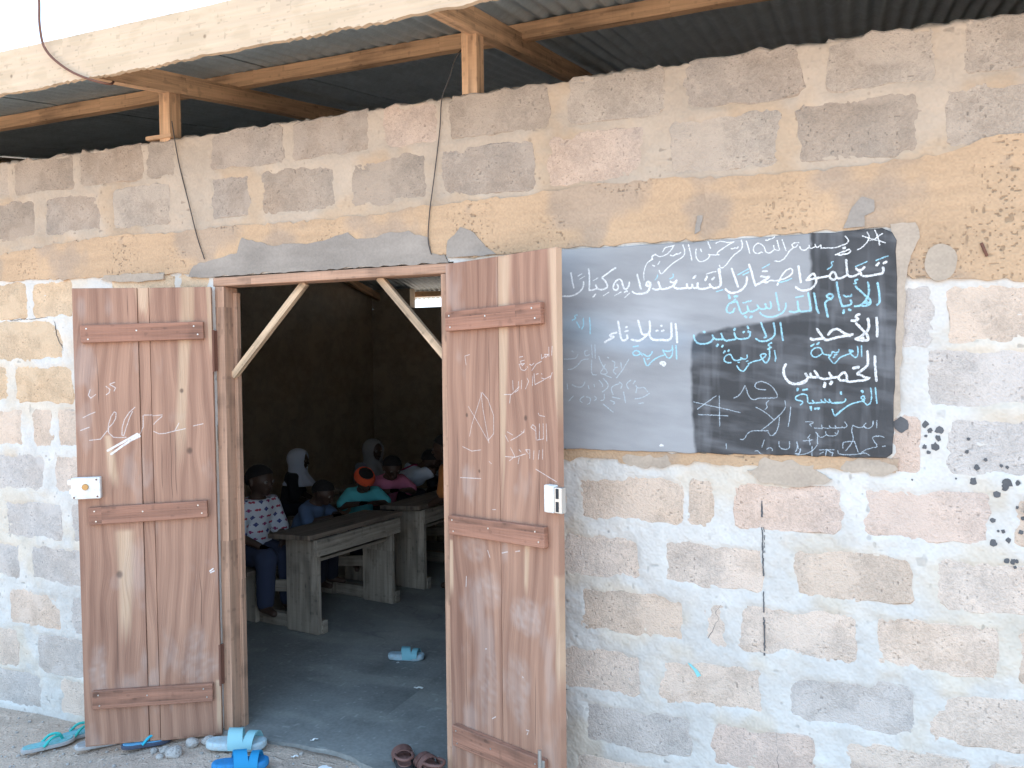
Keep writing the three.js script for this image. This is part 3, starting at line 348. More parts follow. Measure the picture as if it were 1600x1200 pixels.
// ---------------------------------------------------------------- blackboard
{
  const bw = 1.197, bh = 0.771, W = 2048, H = 1320, S = W / (bw * 1000);
  const ST = [[0,1.7,1108,8,1115,20,1114,33,1100,51,1088,61,1078,65],[0,1.7,1094,20,1118,30,1138,37,1164,47],[0,1.7,1132,3,1140,24,1144,40,1146,54],[0,1.7,1155,16,1144,23,1132,32,1116,37],[0,1.7,1040,15,1048,27,1051,34,1042,43,1026,47,1013,52,997,53,976,50,962,51],[0,1.7,962,51,961,38,958,43,949,50,944,42,943,37],[0,1.7,944,44,935,48,929,50,924,43,923,38],[0,1.7,924,44,916,51,906,56,897,50,893,41],[0,1.7,889,27,876,25,866,33,872,43,880,42,886,34],[0,1.7,872,43,857,54,850,69,837,84,824,89,809,86],[0,1.7,835,13,842,33,847,51],[0,1.7,818,15,822,34,827,50,816,49,808,44,806,31],[0,1.7,807,47,799,55,788,57,779,53,777,42,773,33,764,23,753,19,742,27,736,40,742,54,755,57,764,51,768,54],[0,1.7,780,11,786,12,792,8,799,7],[0,1.7,797,8,805,5,809,-1],[0,1.7,714,10,720,32,725,54],[0,1.7,696,5,700,17,700,33,689,44,673,54,660,67,646,87,632,100,623,100,619,91],[0,1.7,660,33,666,34,675,31,682,34,685,29],[0,1.7,671,9,660,14,644,23,628,33,615,41,610,48,617,53],[0,1.7,671,9,653,12,635,7,622,3,608,10],[0,1.7,611,50,618,52],[0,1.7,618,52,603,52,589,51,581,49],[0,1.7,585,54,580,65,566,71,553,75,543,70,536,55,535,39,537,27],[0,1.7,576,-3,583,14,588,27],[0,1.7,553,28,556,37],[0,1.7,509,8,516,38,521,67],[0,1.7,489,9,495,25,495,43,485,56,461,67,440,83,426,96,409,113,403,104,401,98],[0,1.7,443,43,450,48,459,44,464,39,471,42,481,36],[0,1.7,457,8,445,12,424,13,414,29],[0,1.7,457,9,443,29,426,42,409,47,397,45,388,37,377,41,373,55,363,62],[0,1.7,388,37,376,39,373,50,379,56,364,59,351,73,345,92,342,111,344,130],[0,1.7,403,64,397,74],[0,1.7,377,77,383,80],[0,3.3,1156,129,1159,139,1154,150,1138,151,1118,155,1100,156,1092,153,1086,144],[0,3.3,1099,125,1094,134,1080,135,1074,128],[0,3.3,1075,130,1082,137,1088,144],[0,3.3,1086,144,1074,152,1062,155,1052,154,1046,147,1044,122,1042,98],[0,3.3,1046,148,1038,153,1026,159,1013,158],[0,3.3,1013,156,1009,143,1001,134,993,140,989,153,997,163,1007,162,1011,154],[0,3.3,989,148,970,152,951,153,933,156,912,160,922,149,937,134,943,146,947,162,943,177,930,190,911,196,892,192,880,181],[0,3.3,888,108,893,137,896,164],[0,3.6,1143,114,1138,121],[0,3.6,1159,114,1166,111],[0,3.6,1034,56,1038,55],[1,1.8,1136,104,1152,97,1172,91],[1,1.8,1072,122,1090,114,1107,107],[1,1.8,982,126,995,120,999,109,993,103,1001,100],[0,2.4,1009,77,1026,71,1052,62],[0,2.4,1017,77,1024,82,1032,76,1038,78,1048,76,1056,71,1056,66],[0,3.3,888,108,893,137,896,164],[0,2.4,818,170,826,151,837,132,852,117,867,115,870,129,859,142,841,150,820,155,805,156,796,152,783,160,772,158],[0,3.3,764,137,777,142,790,140],[0,3.3,790,142,779,151,772,155,777,160,785,159],[0,3.3,772,153,759,162,744,168],[0,3.3,744,169,737,147,731,121,723,94],[0,3.3,663,106,673,137,684,171],[0,3.3,715,138,715,153,708,171,695,184,677,191,659,193,648,186,641,177],[0,3.3,619,104,622,132,625,148,623,167,607,171],[0,3,769,120,783,120],[1,1.8,768,109,792,96],[1,1.8,684,128,702,118,720,109],[1,1.8,702,129,722,120],[1,1.8,822,162,846,159,865,150],[1,1.8,607,185,630,179],[0,3.3,616,106,621,132,624,162,614,171,598,173,589,165,584,157],[0,3.3,587,167,573,171,557,174,545,171],[0,3.3,545,170,540,161,542,151],[0,3.3,538,168,529,169,522,164,522,155],[0,3.3,522,164,513,169,504,166,502,153],[0,3.3,503,166,487,168,468,168,456,164,454,154],[0,3.3,465,138,459,145,444,144,442,141],[0,3.3,463,145,454,157,437,163,420,167,408,168,404,159,397,140],[0,3.3,406,164,389,170,377,164],[0,3.3,368,150,361,133,351,142,356,155,365,150,368,141],[0,3.3,368,150,363,167,351,178,336,181,324,180],[0,3.3,324,132,331,162],[0,3.2,575,129,569,141],[0,3.2,600,134,594,140],[0,1.6,534,122,522,132,527,134,537,125,534,122],[0,1.6,573,120,589,115,607,112],[1,1.6,385,132,394,123,394,112],[1,1.6,440,130,454,126,452,113],[0,2.8,318,108,324,136,331,162],[0,2.8,368,146,361,133,350,145,353,154,365,153],[0,2.8,366,150,365,169,348,181,326,182,309,179,299,172],[0,2.8,287,136,287,149,277,161,267,160,262,145,258,128,248,121,233,130,224,149,227,162,240,164,246,152,240,141],[0,2.8,234,79,208,94,182,112],[0,2.8,182,114,197,128,205,150,192,157,174,160,162,153,157,141],[0,2.8,159,155,144,158,130,159],[0,2.8,130,159,133,122,129,77],[0,2.8,108,126,109,143,95,162,74,174,48,179,22,177],[0,2.8,58,90,63,124,68,146],[0,2.8,155,175,146,184],[0,2.8,270,172,278,169],[0,1.4,269,192,288,177],[0,1.4,230,184,255,171],[0,1.4,186,182,208,170],[0,1.4,147,123,165,113],[0,1.4,85,103,102,94],[0,1.4,92,115,112,104],[1,3,1140,180,1145,206,1147,238,1146,249,1138,254],[1,3,1110,178,1115,198,1112,222,1100,243,1086,255,1070,256],[1,3,1072,189,1090,208,1108,228],[1,3,1110,226,1118,237,1119,248,1110,254,1098,256,1090,253],[1,3,1098,245,1114,246],[1,3,1104,236,1112,252],[1,3,1012,172,1017,205,1023,233,1030,253],[1,3,1030,254,1044,254,1056,250,1060,244,1056,235],[1,3,980,216,987,210,997,212,1002,220,995,228,982,232,974,240,978,263,984,289],[1,3,995,229,982,223,980,216],[1,3,939,206,944,232,949,266,955,275],[1,3,920,205,925,229,928,263],[1,3,929,265,913,267,897,269,888,264,885,232],[1,3,892,264,880,269,871,270],[1,2.4,1067,180,1075,179,1070,172,1070,166,1078,166],[1,2.4,1034,217,1042,224,1048,221,1052,223,1059,221,1059,215],[1,2.4,880,217,892,216,903,213],[1,3.4,1035,269,1033,278],[1,3.4,1052,266,1055,268],[1,2.6,813,198,818,225,824,259],[1,2.6,846,236,848,249,839,267,822,277,800,283,781,282,765,273,759,266],[1,2.6,794,229,799,243,794,254,783,251,777,235],[1,2.6,781,251,770,255,757,252,750,239],[1,2.6,752,252,739,261,723,262,717,251,716,242],[1,2.6,719,258,706,267,697,269,690,257,686,239,679,222],[1,2.6,679,224,661,224,650,233,642,248,645,260,656,264,668,259,672,247],[1,2.6,661,228,675,215],[1,2.6,871,269,859,266],[1,2.2,701,228,708,230,717,224,724,225,729,222],[1,3.6,708,278,712,280],[1,3.6,726,282,730,278],[1,3.6,651,200,654,210],[1,3.6,672,205,681,204],[0,3.8,1137,298,1140,329,1139,359],[0,3.8,1111,300,1115,324,1110,339,1100,350,1088,360,1072,367],[0,3.8,1074,315,1090,332,1104,350],[0,3.8,1104,347,1111,361,1112,372,1098,373,1082,371,1072,367],[0,3.8,1080,369,1096,365],[0,3.8,1060,304,1070,306,1082,301,1072,293,1074,287,1083,284],[0,3.8,1061,351,1046,355,1029,357,1009,361,990,367,976,370,968,360,959,346,949,331],[0,3.8,966,364,949,364,934,368,928,362],[0,3.8,1050,353,1036,348,1021,334,1007,331,993,338,985,350],[0,3.8,1042,354,1054,356],[1,2.8,828,304,832,334,836,366],[1,2.8,805,304,811,336,806,352,793,363,774,369,758,368,745,358],[1,2.8,762,302,772,328,781,353,774,355],[1,2.8,725,334,726,348,716,356,699,358,683,358,672,349,670,335],[1,2.8,674,358,656,361,640,364,631,357,624,336],[1,2.8,631,357,615,359,599,356,593,342],[1,2.8,595,356,590,365,574,372,553,374,537,369,528,355,526,341],[1,3.6,716,314,718,319],[1,3.6,702,334,704,333],[1,3.6,719,332,720,333],[1,3.6,672,321,670,325],[1,3.6,562,329,564,330],[1,3.6,608,382,612,377],[1,3.6,627,384,629,381],[1,2.6,798,375,787,378,789,388,799,391,785,397],[0,3.6,460,298,463,329,465,365],[0,3.6,444,295,445,326,444,352,427,358,404,354],[0,3.6,404,356,381,355,368,350,361,334,365,311,363,286],[0,3.6,320,281,328,310,334,336,354,333],[0,3.6,361,327,344,346,321,359,294,352],[0,3.6,243,282,249,321,254,353,270,355,280,345,277,335],[0,3.6,236,324,215,327,208,337,232,339,201,352,190,360],[0,3,272,305,277,303],[0,3,270,320,280,318],[0,3,388,321,394,320],[0,3,409,322,416,320],[0,3,406,302,409,303],[1,2.2,130,264,133,298,131,325],[1,2.2,105,266,107,290,98,307],[1,2.2,78,279,89,300],[1,2.2,80,252,66,255,77,264,60,272],[1,2,1090,391,1091,426],[1,2,1078,392,1080,410,1078,426,1070,431,1062,423,1054,414],[1,2,1064,408,1050,401,1054,412,1064,409],[1,2,1058,414,1044,421,1025,427,1015,438,1004,453,994,440,986,429],[1,2,1019,402,1020,409,1011,414,1003,411,997,407,997,416,988,427],[1,2,988,420,974,420,966,413,963,397,951,393,936,398,927,412,934,425,947,428,959,420,966,413],[1,2,986,420,988,431],[1,2,1005,421,1013,418],[1,2,1001,429,1005,427],[1,2.6,930,388,939,382],[1,2.6,949,382,955,377],[1,2.2,808,402,813,424,810,440],[1,2.2,791,400,793,424,784,442,776,447,767,433,758,417,769,412,782,415,773,426,758,435],[1,2.2,758,435,736,439,718,448],[1,2.2,714,416,716,428,703,432,692,425],[1,2.2,694,430,680,436,667,434,660,418,656,411,642,415,633,427,635,438,647,443,658,442],[1,2.2,683,441,687,442],[1,2.2,712,439,716,437],[1,3,633,406,636,401],[1,3,649,401,651,397],[1,2.2,679,454,695,485,720,451],[1,2.2,461,378,463,427],[1,2.2,447,378,450,407,437,427,423,417,412,394],[1,2.2,412,394,427,401,450,391],[1,2.2,420,410,397,417,370,433,353,456,344,436,340,422],[1,2.2,372,400,367,413,350,416,340,406,334,406],[1,2.2,334,412,324,396,307,392,297,402,303,412,320,411,330,402],[1,2.2,300,379,319,376],[1,2.2,354,426,360,424],[2,1.8,136,369,139,416],[2,1.8,150,369,151,420],[2,1.8,127,406,113,416,106,392,120,389],[2,1.8,123,423,98,423,84,443,62,460,41,463],[2,1.8,81,405,77,419,52,422,26,422],[2,1.8,57,391,63,395],[2,1.8,137,427,131,484,156,484],[2,1.8,165,413,172,441,203,475,186,483,168,478,183,458,190,444],[2,1.8,200,417,204,419],[2,1.8,218,431,231,434,224,458,238,455],[2,1.8,228,461,217,468,231,481],[2,1.8,252,438,254,458],[2,1.8,283,425,265,458,234,495],[2,1.8,189,485,214,495],[2,1.8,182,498,203,518,199,535,178,549],[2,1.8,165,505,182,522,178,529],[2,1.8,244,518,220,525,211,539,220,559],[2,1.8,244,512,258,518,251,535],[2,1.8,289,505,268,518,280,537],[2,1.8,299,518,306,508],[2,1.8,309,525,316,538,340,528,353,548],[2,1.8,313,535,309,552],[2,1.8,304,575,332,573,359,555],[2,1.8,319,592,336,590],[2,1.8,261,549,268,589],[2,1.8,216,569,247,575],[2,1.8,209,582,230,589,220,596],[2,1.8,185,559,188,579,171,583],[2,1.8,147,566,157,573,146,583],[2,1.8,115,569,132,569,129,593,118,597],[2,1.8,104,566,82,580,97,590],[2,1.8,61,566,43,584],[2,1.8,108,511,104,529,76,532,58,522],[2,1.8,36,518,38,539],[2,1.8,145,522,147,529],[2,1.8,181,596,219,626],[2,1.8,122,525,124,537],[0,3.6,1132,427,1133,465,1137,509],[0,3.6,1109,410,1111,433,1110,457,1100,467,1086,478,1074,487,1090,489,1100,498,1114,500],[0,3.6,1114,501,1098,508,1078,509,1058,513,1045,511,1035,507],[0,3.6,1044,509,1046,498,1040,482,1033,480,1025,487,1017,498,1021,507,1031,509,1044,507],[0,3.6,1017,495,1007,498,996,498,988,482],[0,3.6,996,499,984,502,967,503,955,499,952,493,941,475],[0,3.6,952,497,938,497,930,495,927,485],[0,3.6,930,497,917,497,911,484],[0,3.6,917,500,915,511,898,520,881,520,870,520],[0,4,913,507,890,519,869,521,851,511,838,487,838,465,845,452],[0,4.5,1066,466,1080,463],[0,4.5,974,518,972,529],[0,4.5,996,513,992,520],[1,1.8,1134,533,1135,555,1138,585],[1,1.8,1119,534,1123,557,1120,583,1108,594,1098,581],[1,2.2,1098,581,1101,566,1096,559,1088,566,1094,575,1101,570],[1,2.2,1096,578,1074,583,1054,590,1035,604,1021,617,1007,633,1000,620,998,608],[1,2.2,1009,628,1027,610],[1,2.2,1040,572,1041,578,1027,586,1007,587,994,586,988,573],[1,2.2,1005,584,1029,583],[1,2.2,990,584,978,582,974,573],[1,2.2,976,584,965,584,961,575],[1,2.2,963,584,949,586,936,585,934,578],[1,2.2,936,587,917,589,918,571,915,558,902,554,885,560,875,569,883,578,900,579,902,587,894,593],[1,3.4,885,537,884,542],[1,3.4,903,541,915,539],[1,3.4,1025,548,1026,554],[1,3.4,1092,544,1094,547],[1,3.4,928,600,929,609],[1,3.4,942,606,955,605],[2,1.5,1138,644,1138,668],[2,1.5,1127,645,1127,659,1118,671,1104,671,1096,662,1104,653],[2,1.5,1098,664,1088,670,1074,667,1062,661],[2,1.5,1037,650,1048,661,1037,672,1029,666],[2,1.5,1064,661,1058,674,1062,692,1066,711,1054,731,1041,749],[2,1.5,1031,741,1029,723,1041,718,1066,716],[2,1.5,1029,670,1009,673,1007,662],[2,1.5,1009,673,990,671,988,664],[2,1.5,990,673,965,674,963,662],[2,1.5,965,674,940,673],[2,1.5,911,652,936,650,934,659,923,659,930,668],[2,1.5,1017,681,1013,697,1007,688],[2,1.5,1009,697,990,701,978,696,976,685],[2,1.5,978,696,961,712,944,687],[2,1.5,950,692,950,728],[2,1.5,902,719,934,715],[2,1.5,926,697,918,708],[2,1.5,923,710,925,733],[2,1.5,932,737,931,773],[2,1.5,948,732,938,750,912,765,881,770],[2,1.5,881,723,885,738,878,757],[2,1.5,893,747,891,770,876,764],[2,1.5,955,749,1004,747],[2,1.5,957,762,969,756],[2,1.5,980,745,975,772],[2,1.5,982,747,992,758,1002,755,996,769],[2,1.5,1021,761,1033,764,1086,760,1096,748,1122,736,1144,734,1122,703,1130,697,1154,696,1160,700],[2,1.5,1086,759,1100,752,1116,763],[2,1.5,1156,731,1164,729],[2,1.5,1068,716,1080,753],[2,1.5,1015,750,1017,759],[2,1.5,668,570,681,567,700,542,707,520,714,551,725,573,741,577,754,570,786,570,822,569,809,542,794,523,767,510,746,514,738,527,749,539,778,541],[2,1.5,842,579,848,597,833,621,812,641,791,661,764,683],[2,1.5,744,603,767,614,788,630,807,649],[2,1.5,824,638,822,666,812,693,796,707,785,691],[2,1.5,785,686,764,686,719,687,702,721,689,718],[2,1.5,788,579,776,586,784,601,775,610],[2,1.5,861,601,859,638,853,670],[2,1.5,772,719,764,744],[2,1.5,780,752,790,743,801,751,798,757],[2,1.5,822,723,819,748,858,752,857,722],[2,1.5,740,759,751,756,756,769,790,774],[2,1.5,882,722,887,746],[2,1.5,895,749,892,765,877,763],[2,1.5,640,736,640,753],[2,1.5,524,585,583,599,651,613,689,623],[2,1.5,538,611,605,562],[2,1.5,540,631,646,635],[2,1.5,616,562,617,672],[0,6,405,441,418,440,415,448]];
  // chalk layers on a canvas, broken up by grain
  const cv = document.createElement('canvas'); cv.width = W; cv.height = H; const c = cv.getContext('2d');
  c.clearRect(0, 0, W, H); c.lineCap = 'round'; c.lineJoin = 'round';
  const col = ['#f4f4f2', '#a5dcec', '#c3d2dc'], al = [1, 1, 0.8];
  for (const [k, w, ...p] of ST) {
    c.strokeStyle = c.fillStyle = col[k]; c.globalAlpha = al[k]; c.lineWidth = w * 2.2 * S * (k === 2 ? 0.9 : 1);
    c.beginPath(); c.moveTo(p[0] * S, p[1] * S);
    if (p.length < 5) c.lineTo((p[2] ?? p[0]) * S, (p[3] ?? p[1]) * S);
    else { for (let i = 2; i < p.length - 2; i += 2) c.quadraticCurveTo(p[i] * S, p[i + 1] * S, (p[i] + p[i + 2]) / 2 * S, (p[i + 1] + p[i + 3]) / 2 * S); c.lineTo(p[p.length - 2] * S, p[p.length - 1] * S); }
    c.stroke();
  }
  c.globalAlpha = 0.95; c.fillStyle = '#f4f4f2'; for (const [x, y, r] of [[404, 752, 9]]) { c.beginPath(); c.arc(x * S, y * S, r * S, Math.PI, 0); c.fill(); }
  const im = c.getImageData(0, 0, W, H).data;
  const toL = (v) => { v /= 255; return v <= 0.04045 ? v / 12.92 : Math.pow((v + 0.055) / 1.055, 2.4); };
  // outline of the part washed clean and dark (metres from the board's top left)
  const dark = (x, y) => {
    const e = 0.012 * (fbm(x * 30, y * 30, 1001, 3) - 0.5);
    const a = Math.min(x - 0.925 + e, 0.34 - y), upper = Math.min(x - (0.935 + 0.02 * Math.sin(y * 14)) + e * 2, 0.22 - y + e);
    const left = 0.512 + 0.13 * sst(0.40, 0.265, y) ** 2 + 0.012 * sst(0.55, 0.8, y);
    const topY = 0.315 - 0.055 * sst(0.6, 1.0, x) + 0.02 * sst(0.66, 0.5, x);
    const low = Math.min(x - left + e * 0.8, y - topY + e);
    return Math.max(Math.min(a, y + 1), upper, low);
  };
  const t = tex(W, H, (u, v) => {
    const x = u * bw, y = (1 - v) * bh, jx = 3.4 * (vn(x * 330, y * 330, 1041) - 0.5) + 1.6 * (vn(x * 900, y * 900, 1043) - 0.5), jy = 3.4 * (vn(x * 330, y * 330, 1045) - 0.5) + 1.6 * (vn(x * 900, y * 900, 1047) - 0.5), i = clamp(Math.floor(u * W + jx), 0, W - 1), j = clamp(Math.floor((1 - v) * H + jy), 0, H - 1), k = (j * W + i) * 4;
    const gr = vn(x * 900, y * 900, 1011), cl = fbm(x * 5, y * 5, 1013, 4), wipe = fbm(x * 6 + y * 2, y * 26 - x * 4, 1015, 4), up = fbm(x * 40, y * 5, 1017, 3);
    const D = sst(-0.004, 0.012, dark(x, y));
    let dust = 0.31 + 0.10 * (cl - 0.5) + 0.11 * (wipe - 0.5) + 0.02 * (gr - 0.5);
    let bl = 0.036 + 0.16 * Math.max(0, up - 0.5) + 0.20 * Math.max(0, wipe - 0.5) + 0.10 * Math.max(0, fbm(x * 9, y * 9, 1019, 4) - 0.5) + 0.012 * (gr - 0.5);
    let b = [mix(dust, bl, D), mix(dust * 1.01, bl * 1.02, D), mix(dust * 1.03, bl * 1.08, D)];
    // rubbed chalk clouds round the writing at the left
    const s1 = Math.exp(-(((x - 0.33) / 0.20) ** 2 + ((y - 0.27) / 0.055) ** 2)) * (0.2 + 1.4 * wipe), s2 = 0.6 * Math.exp(-(((x - 0.08) / 0.14) ** 2 + ((y - 0.31) / 0.07) ** 2)) * (0.5 + wipe), s3 = Math.exp(-(((x - 0.36) / 0.16) ** 2 + ((y - 0.36) / 0.05) ** 2)) * (0.5 + wipe);
    b = [b[0] + 0.06 * s1 - 0.03 * s2 + 0.02 * s3, b[1] + 0.063 * s1 + 0.05 * s2 + 0.06 * s3, b[2] + 0.066 * s1 + 0.11 * s2 + 0.10 * s3];
    const A = im[k + 3] / 255 * clamp(0.25 + 1.2 * vn(x * 520, y * 520, 1021) * (0.6 + 0.8 * vn(x * 210, y * 210, 1023)));
    const L = im[k + 3] ? [toL(im[k]), toL(im[k + 1]), toL(im[k + 2])] : [0, 0, 0];
    return [mix(b[0], L[0] * 0.88, clamp(A)), mix(b[1], L[1] * 0.88, clamp(A)), mix(b[2], L[2] * 0.88, clamp(A)), 0.5 + 0.3 * (fbm(x * 14, y * 14, 1031, 4) - 0.5) + 0.05 * gr];
  });
  const pts = ragged([[0, 0.004], [0.4, 0], [bw - 0.03, 0.004], [bw - 0.012, 0.02], [bw - 0.006, 0.3], [bw, 0.5], [bw - 0.003, bh - 0.04], [bw - 0.014, bh - 0.012], [bw - 0.045, bh], [0.5, bh - 0.004], [0, bh]], 0.018, 0.0028, 91);
  const s = new THREE.Shape(pts.map((q) => new THREE.Vector2(...q)));
  const g = new THREE.ExtrudeGeometry(s, { depth: 0.014, bevelEnabled: true, bevelThickness: 0.003, bevelSize: 0.003, bevelSegments: 1, curveSegments: 2 });
  const P = g.attributes.position, UV = g.attributes.uv; for (let i = 0; i < P.count; i++) UV.setXY(i, clamp(P.getX(i) / bw, 0.002, 0.998), clamp(P.getY(i) / bh, 0.002, 0.998));
  const grp = new THREE.Group(); grp.position.set(1.053, 1.391, 0.002);
  part(grp, 'painted_panel', g, mat(t, { roughness: 0.62, bumpScale: 0.004 }));
  top(grp, 'blackboard', 'blackboard painted on the wall, covered with white and blue Arabic chalk writing', 'blackboard');
}
// ---------------------------------------------------------------- the rest of the building
{
  const side = (name, label, x, w) => { const g = new THREE.Group(); g.position.set(x, 0, -3.58);
    part(g, 'masonry', uvm(new THREE.BoxGeometry(w, 3.1, 7.0)), M.innerWall, [0, 1.2, 0]);
    const s = new THREE.Shape([[-3.42, 2.74], [3.42, 2.74], [3.42, 3.20], [0.38, 3.675], [-3.42, 2.80]].map((q) => new THREE.Vector2(...q)));
    const gg = uvm(new THREE.ExtrudeGeometry(s, { depth: w, bevelEnabled: false })); gg.rotateY(-Math.PI / 2); gg.translate(w / 2, 0.012, 0); part(g, 'gable', gg, M.innerWall);
    top(g, name, label, 'wall'); };
  side('side_wall', 'dark inner side wall at the left end of the classroom', -4.275, 0.15);
  side('side_wall', 'inner side wall hidden to the right of the doorway', 4.075, 0.15);
  const g = new THREE.Group(); g.position.set(0, 0, -7.08);
  part(g, 'masonry', uvm(new THREE.BoxGeometry(8.5, 2.84, 0.15)), M.innerWall, [-0.1, 1.09, -0.06]);
  part(g, 'masonry', uvm(new THREE.BoxGeometry(0.62, 0.27, 0.148)), M.innerWall, [-3.89, 2.648, -0.06]);
  top(g, 'back_wall', 'dark back wall of the classroom with a bright gap below the roof', 'wall');
}
// ---------------------------------------------------------------- tin roof on sawn timber
const SL = 0.155, roofY = (z) => z > -3.2 ? 3.285 - SL * (z + 0.5) : 3.7035 - 0.232 * (-3.2 - z);
{
  const roof = new THREE.Group(); top(roof, 'tin_roof', 'corrugated tin roof on sawn rafters with a pale rough fascia board', 'roof');
  const sheet = (x0, w, z0, z1, dy) => {
    const n = Math.round(w / 0.0095), m = 6, p = [], uv = [], ix = [];
    for (let j = 0; j <= m; j++) for (let i = 0; i <= n; i++) { const x = x0 + w * i / n, z = mix(z0, z1, j / m); p.push(x, roofY(z) + 0.010 + dy + 0.009 * Math.sin(x / 0.076 * 2 * Math.PI), z); uv.push(x, z); if (i < n && j < m) { const a = j * (n + 1) + i; ix.push(a, a + n + 1, a + 1, a + 1, a + n + 1, a + n + 2); } }
    const g = new THREE.BufferGeometry(); g.setAttribute('position', new THREE.Float32BufferAttribute(p, 3)); g.setAttribute('uv', new THREE.Float32BufferAttribute(uv, 2)); g.setIndex(ix); g.computeVertexNormals(); return g;
  };
  for (let k = 0; k < 12; k++) { const x0 = -4.55 + k * 0.76; for (const [z0, z1, s] of [[0.454, -1.6, 0], [-1.52, -3.199, 1], [-3.201, -5.45, 2], [-5.36, -7.65, 3]]) part(roof, 'corrugated_sheet', sheet(x0, 0.80, z0 + (s === 0 ? R(-0.006, 0.004) : 0), z1, (k % 2) * 0.0035 + (s === 1 ? 0.006 : s === 3 ? -0.006 : 0)), M.tin); }
  for (const [x, y0] of [[-4.1, 3.05], [-0.94, 3.045], [0.683, 3.065], [3.05, 3.06], [4.15, 3.06]]) {
    const a = Math.atan(SL), len = 3.72;
    const r = part(roof, 'rafter', sawn(0.055, 0.092, len, 'z'), M.roofWood); r.rotation.x = a; const zc = (0.455 + -3.2) / 2; r.position.set(x + 0.012, y0 + 0.046 - SL * zc, zc);
    const a2 = -Math.atan(0.232), zc2 = (-3.25 - 7.6) / 2, b = part(roof, 'rafter', sawn(0.055, 0.092, 4.44, 'z'), M.roofWood); b.rotation.x = a2; b.position.set(x + 0.012, roofY(zc2) - 0.075 - 0.05, zc2);
    if (Math.abs(x) < 3) { const h = y0 - 2.80 + 0.02; part(roof, 'post', sawn(0.066, h, 0.07, 'y', 0.002), M.roofWood, [x - 0.008, 2.80 + h / 2, -0.042]); }
  }
  for (const z of [-0.5, -2.3, -3.0, -3.5, -4.8, -6.1, -7.3]) part(roof, 'purlin', sawn(9.0, 0.072, 0.05, 'x', 0.004), M.roofWood, [0, roofY(z) - 0.038, z]);
  { const rc = plate([[-0.17, -0.043], [-0.165, -0.048], [0, -0.006], [0.165, -0.032], [0.17, -0.027], [0, 0.002]], 9.1); rc.rotateY(Math.PI / 2); rc.translate(-4.55, 3.742, -3.2); part(roof, 'ridge_cap', rc, M.tin); }
  // short end of timber left on the wall beside the left post
  part(roof, 'timber_offcut', sawn(0.16, 0.018, 0.05, 'x', 0.002), M.roofWood, [-0.98, 2.838, -0.02]);
  const up = [], lo = []; for (let x = -4.6; x <= 4.6; x += 0.012) { up.push([x, roofY(0.47) + 0.013 + 0.006 * (fbm(x * 9, 1, 1101, 3) - 0.5)]); const sc = (x / 0.043) % 1, s1 = (sc + 1) % 1; lo.push([x, 2.958 + 0.008 * (s1 - 0.5) * Math.max(0, 1.5 * vn(x * 4, 4, 1105) - 0.35) + 0.018 * (fbm(x * 15, 2, 1103, 4) - 0.5) + 0.008 * (fbm(x * 1.5, 3, 1107, 2) - 0.5)]); }
  const f = plate([...lo, ...up.reverse()], 0.022); f.translate(0, 0, 0.458);
  part(roof, 'fascia_board', uvm(f, 'x'), M.fascia).userData.label = 'pale rough-edged fascia board along the eaves';
}
// ---------------------------------------------------------------- wires
top(new THREE.Mesh(tube([[-0.885, 2.90, 0.012], [-0.875, 2.85, 0.014], [-0.847, 2.697, 0.012], [-0.79, 2.50, 0.013], [-0.74, 2.34, 0.018], [-0.697, 2.232, 0.020]], 0.0026), M.wire), 'wire', 'thin wire hanging down the wall from the left roof post', 'wire');
top(new THREE.Mesh(tube([[0.640, 3.03, -0.035], [0.622, 2.98, 0.005], [0.592, 2.888, 0.015], [0.561, 2.82, 0.016], [0.548, 2.699, 0.014], [0.521, 2.518, 0.014], [0.494, 2.335, 0.018], [0.49, 2.23, 0.020], [0.504, 2.181, 0.021]], 0.0023), M.wire), 'wire', 'thin wire hanging above the doorway beside the right roof post', 'wire');
top(new THREE.Mesh(tube([[-1.30, 4.0, 0.62], [-1.16, 3.5, 0.53], [-1.139, 3.348, 0.50], [-1.136, 3.211, 0.50], [-1.109, 3.111, 0.50], [-0.997, 3.012, 0.497], [-0.86, 2.945, 0.488], [-0.80, 2.93, 0.45], [-0.88, 2.98, 0.35]], 0.0055, 60), M.rust), 'cable', 'brown cable looping over the fascia board at the upper left', 'cable');
top(new THREE.Mesh(tube([[2.50, 2.098, 0.012], [2.508, 2.075, 0.017], [2.516, 2.055, 0.013]], 0.005, 12), M.rust), 'rusty_nail', 'rusty nail stain mark on the wall right of the blackboard', 'nail');

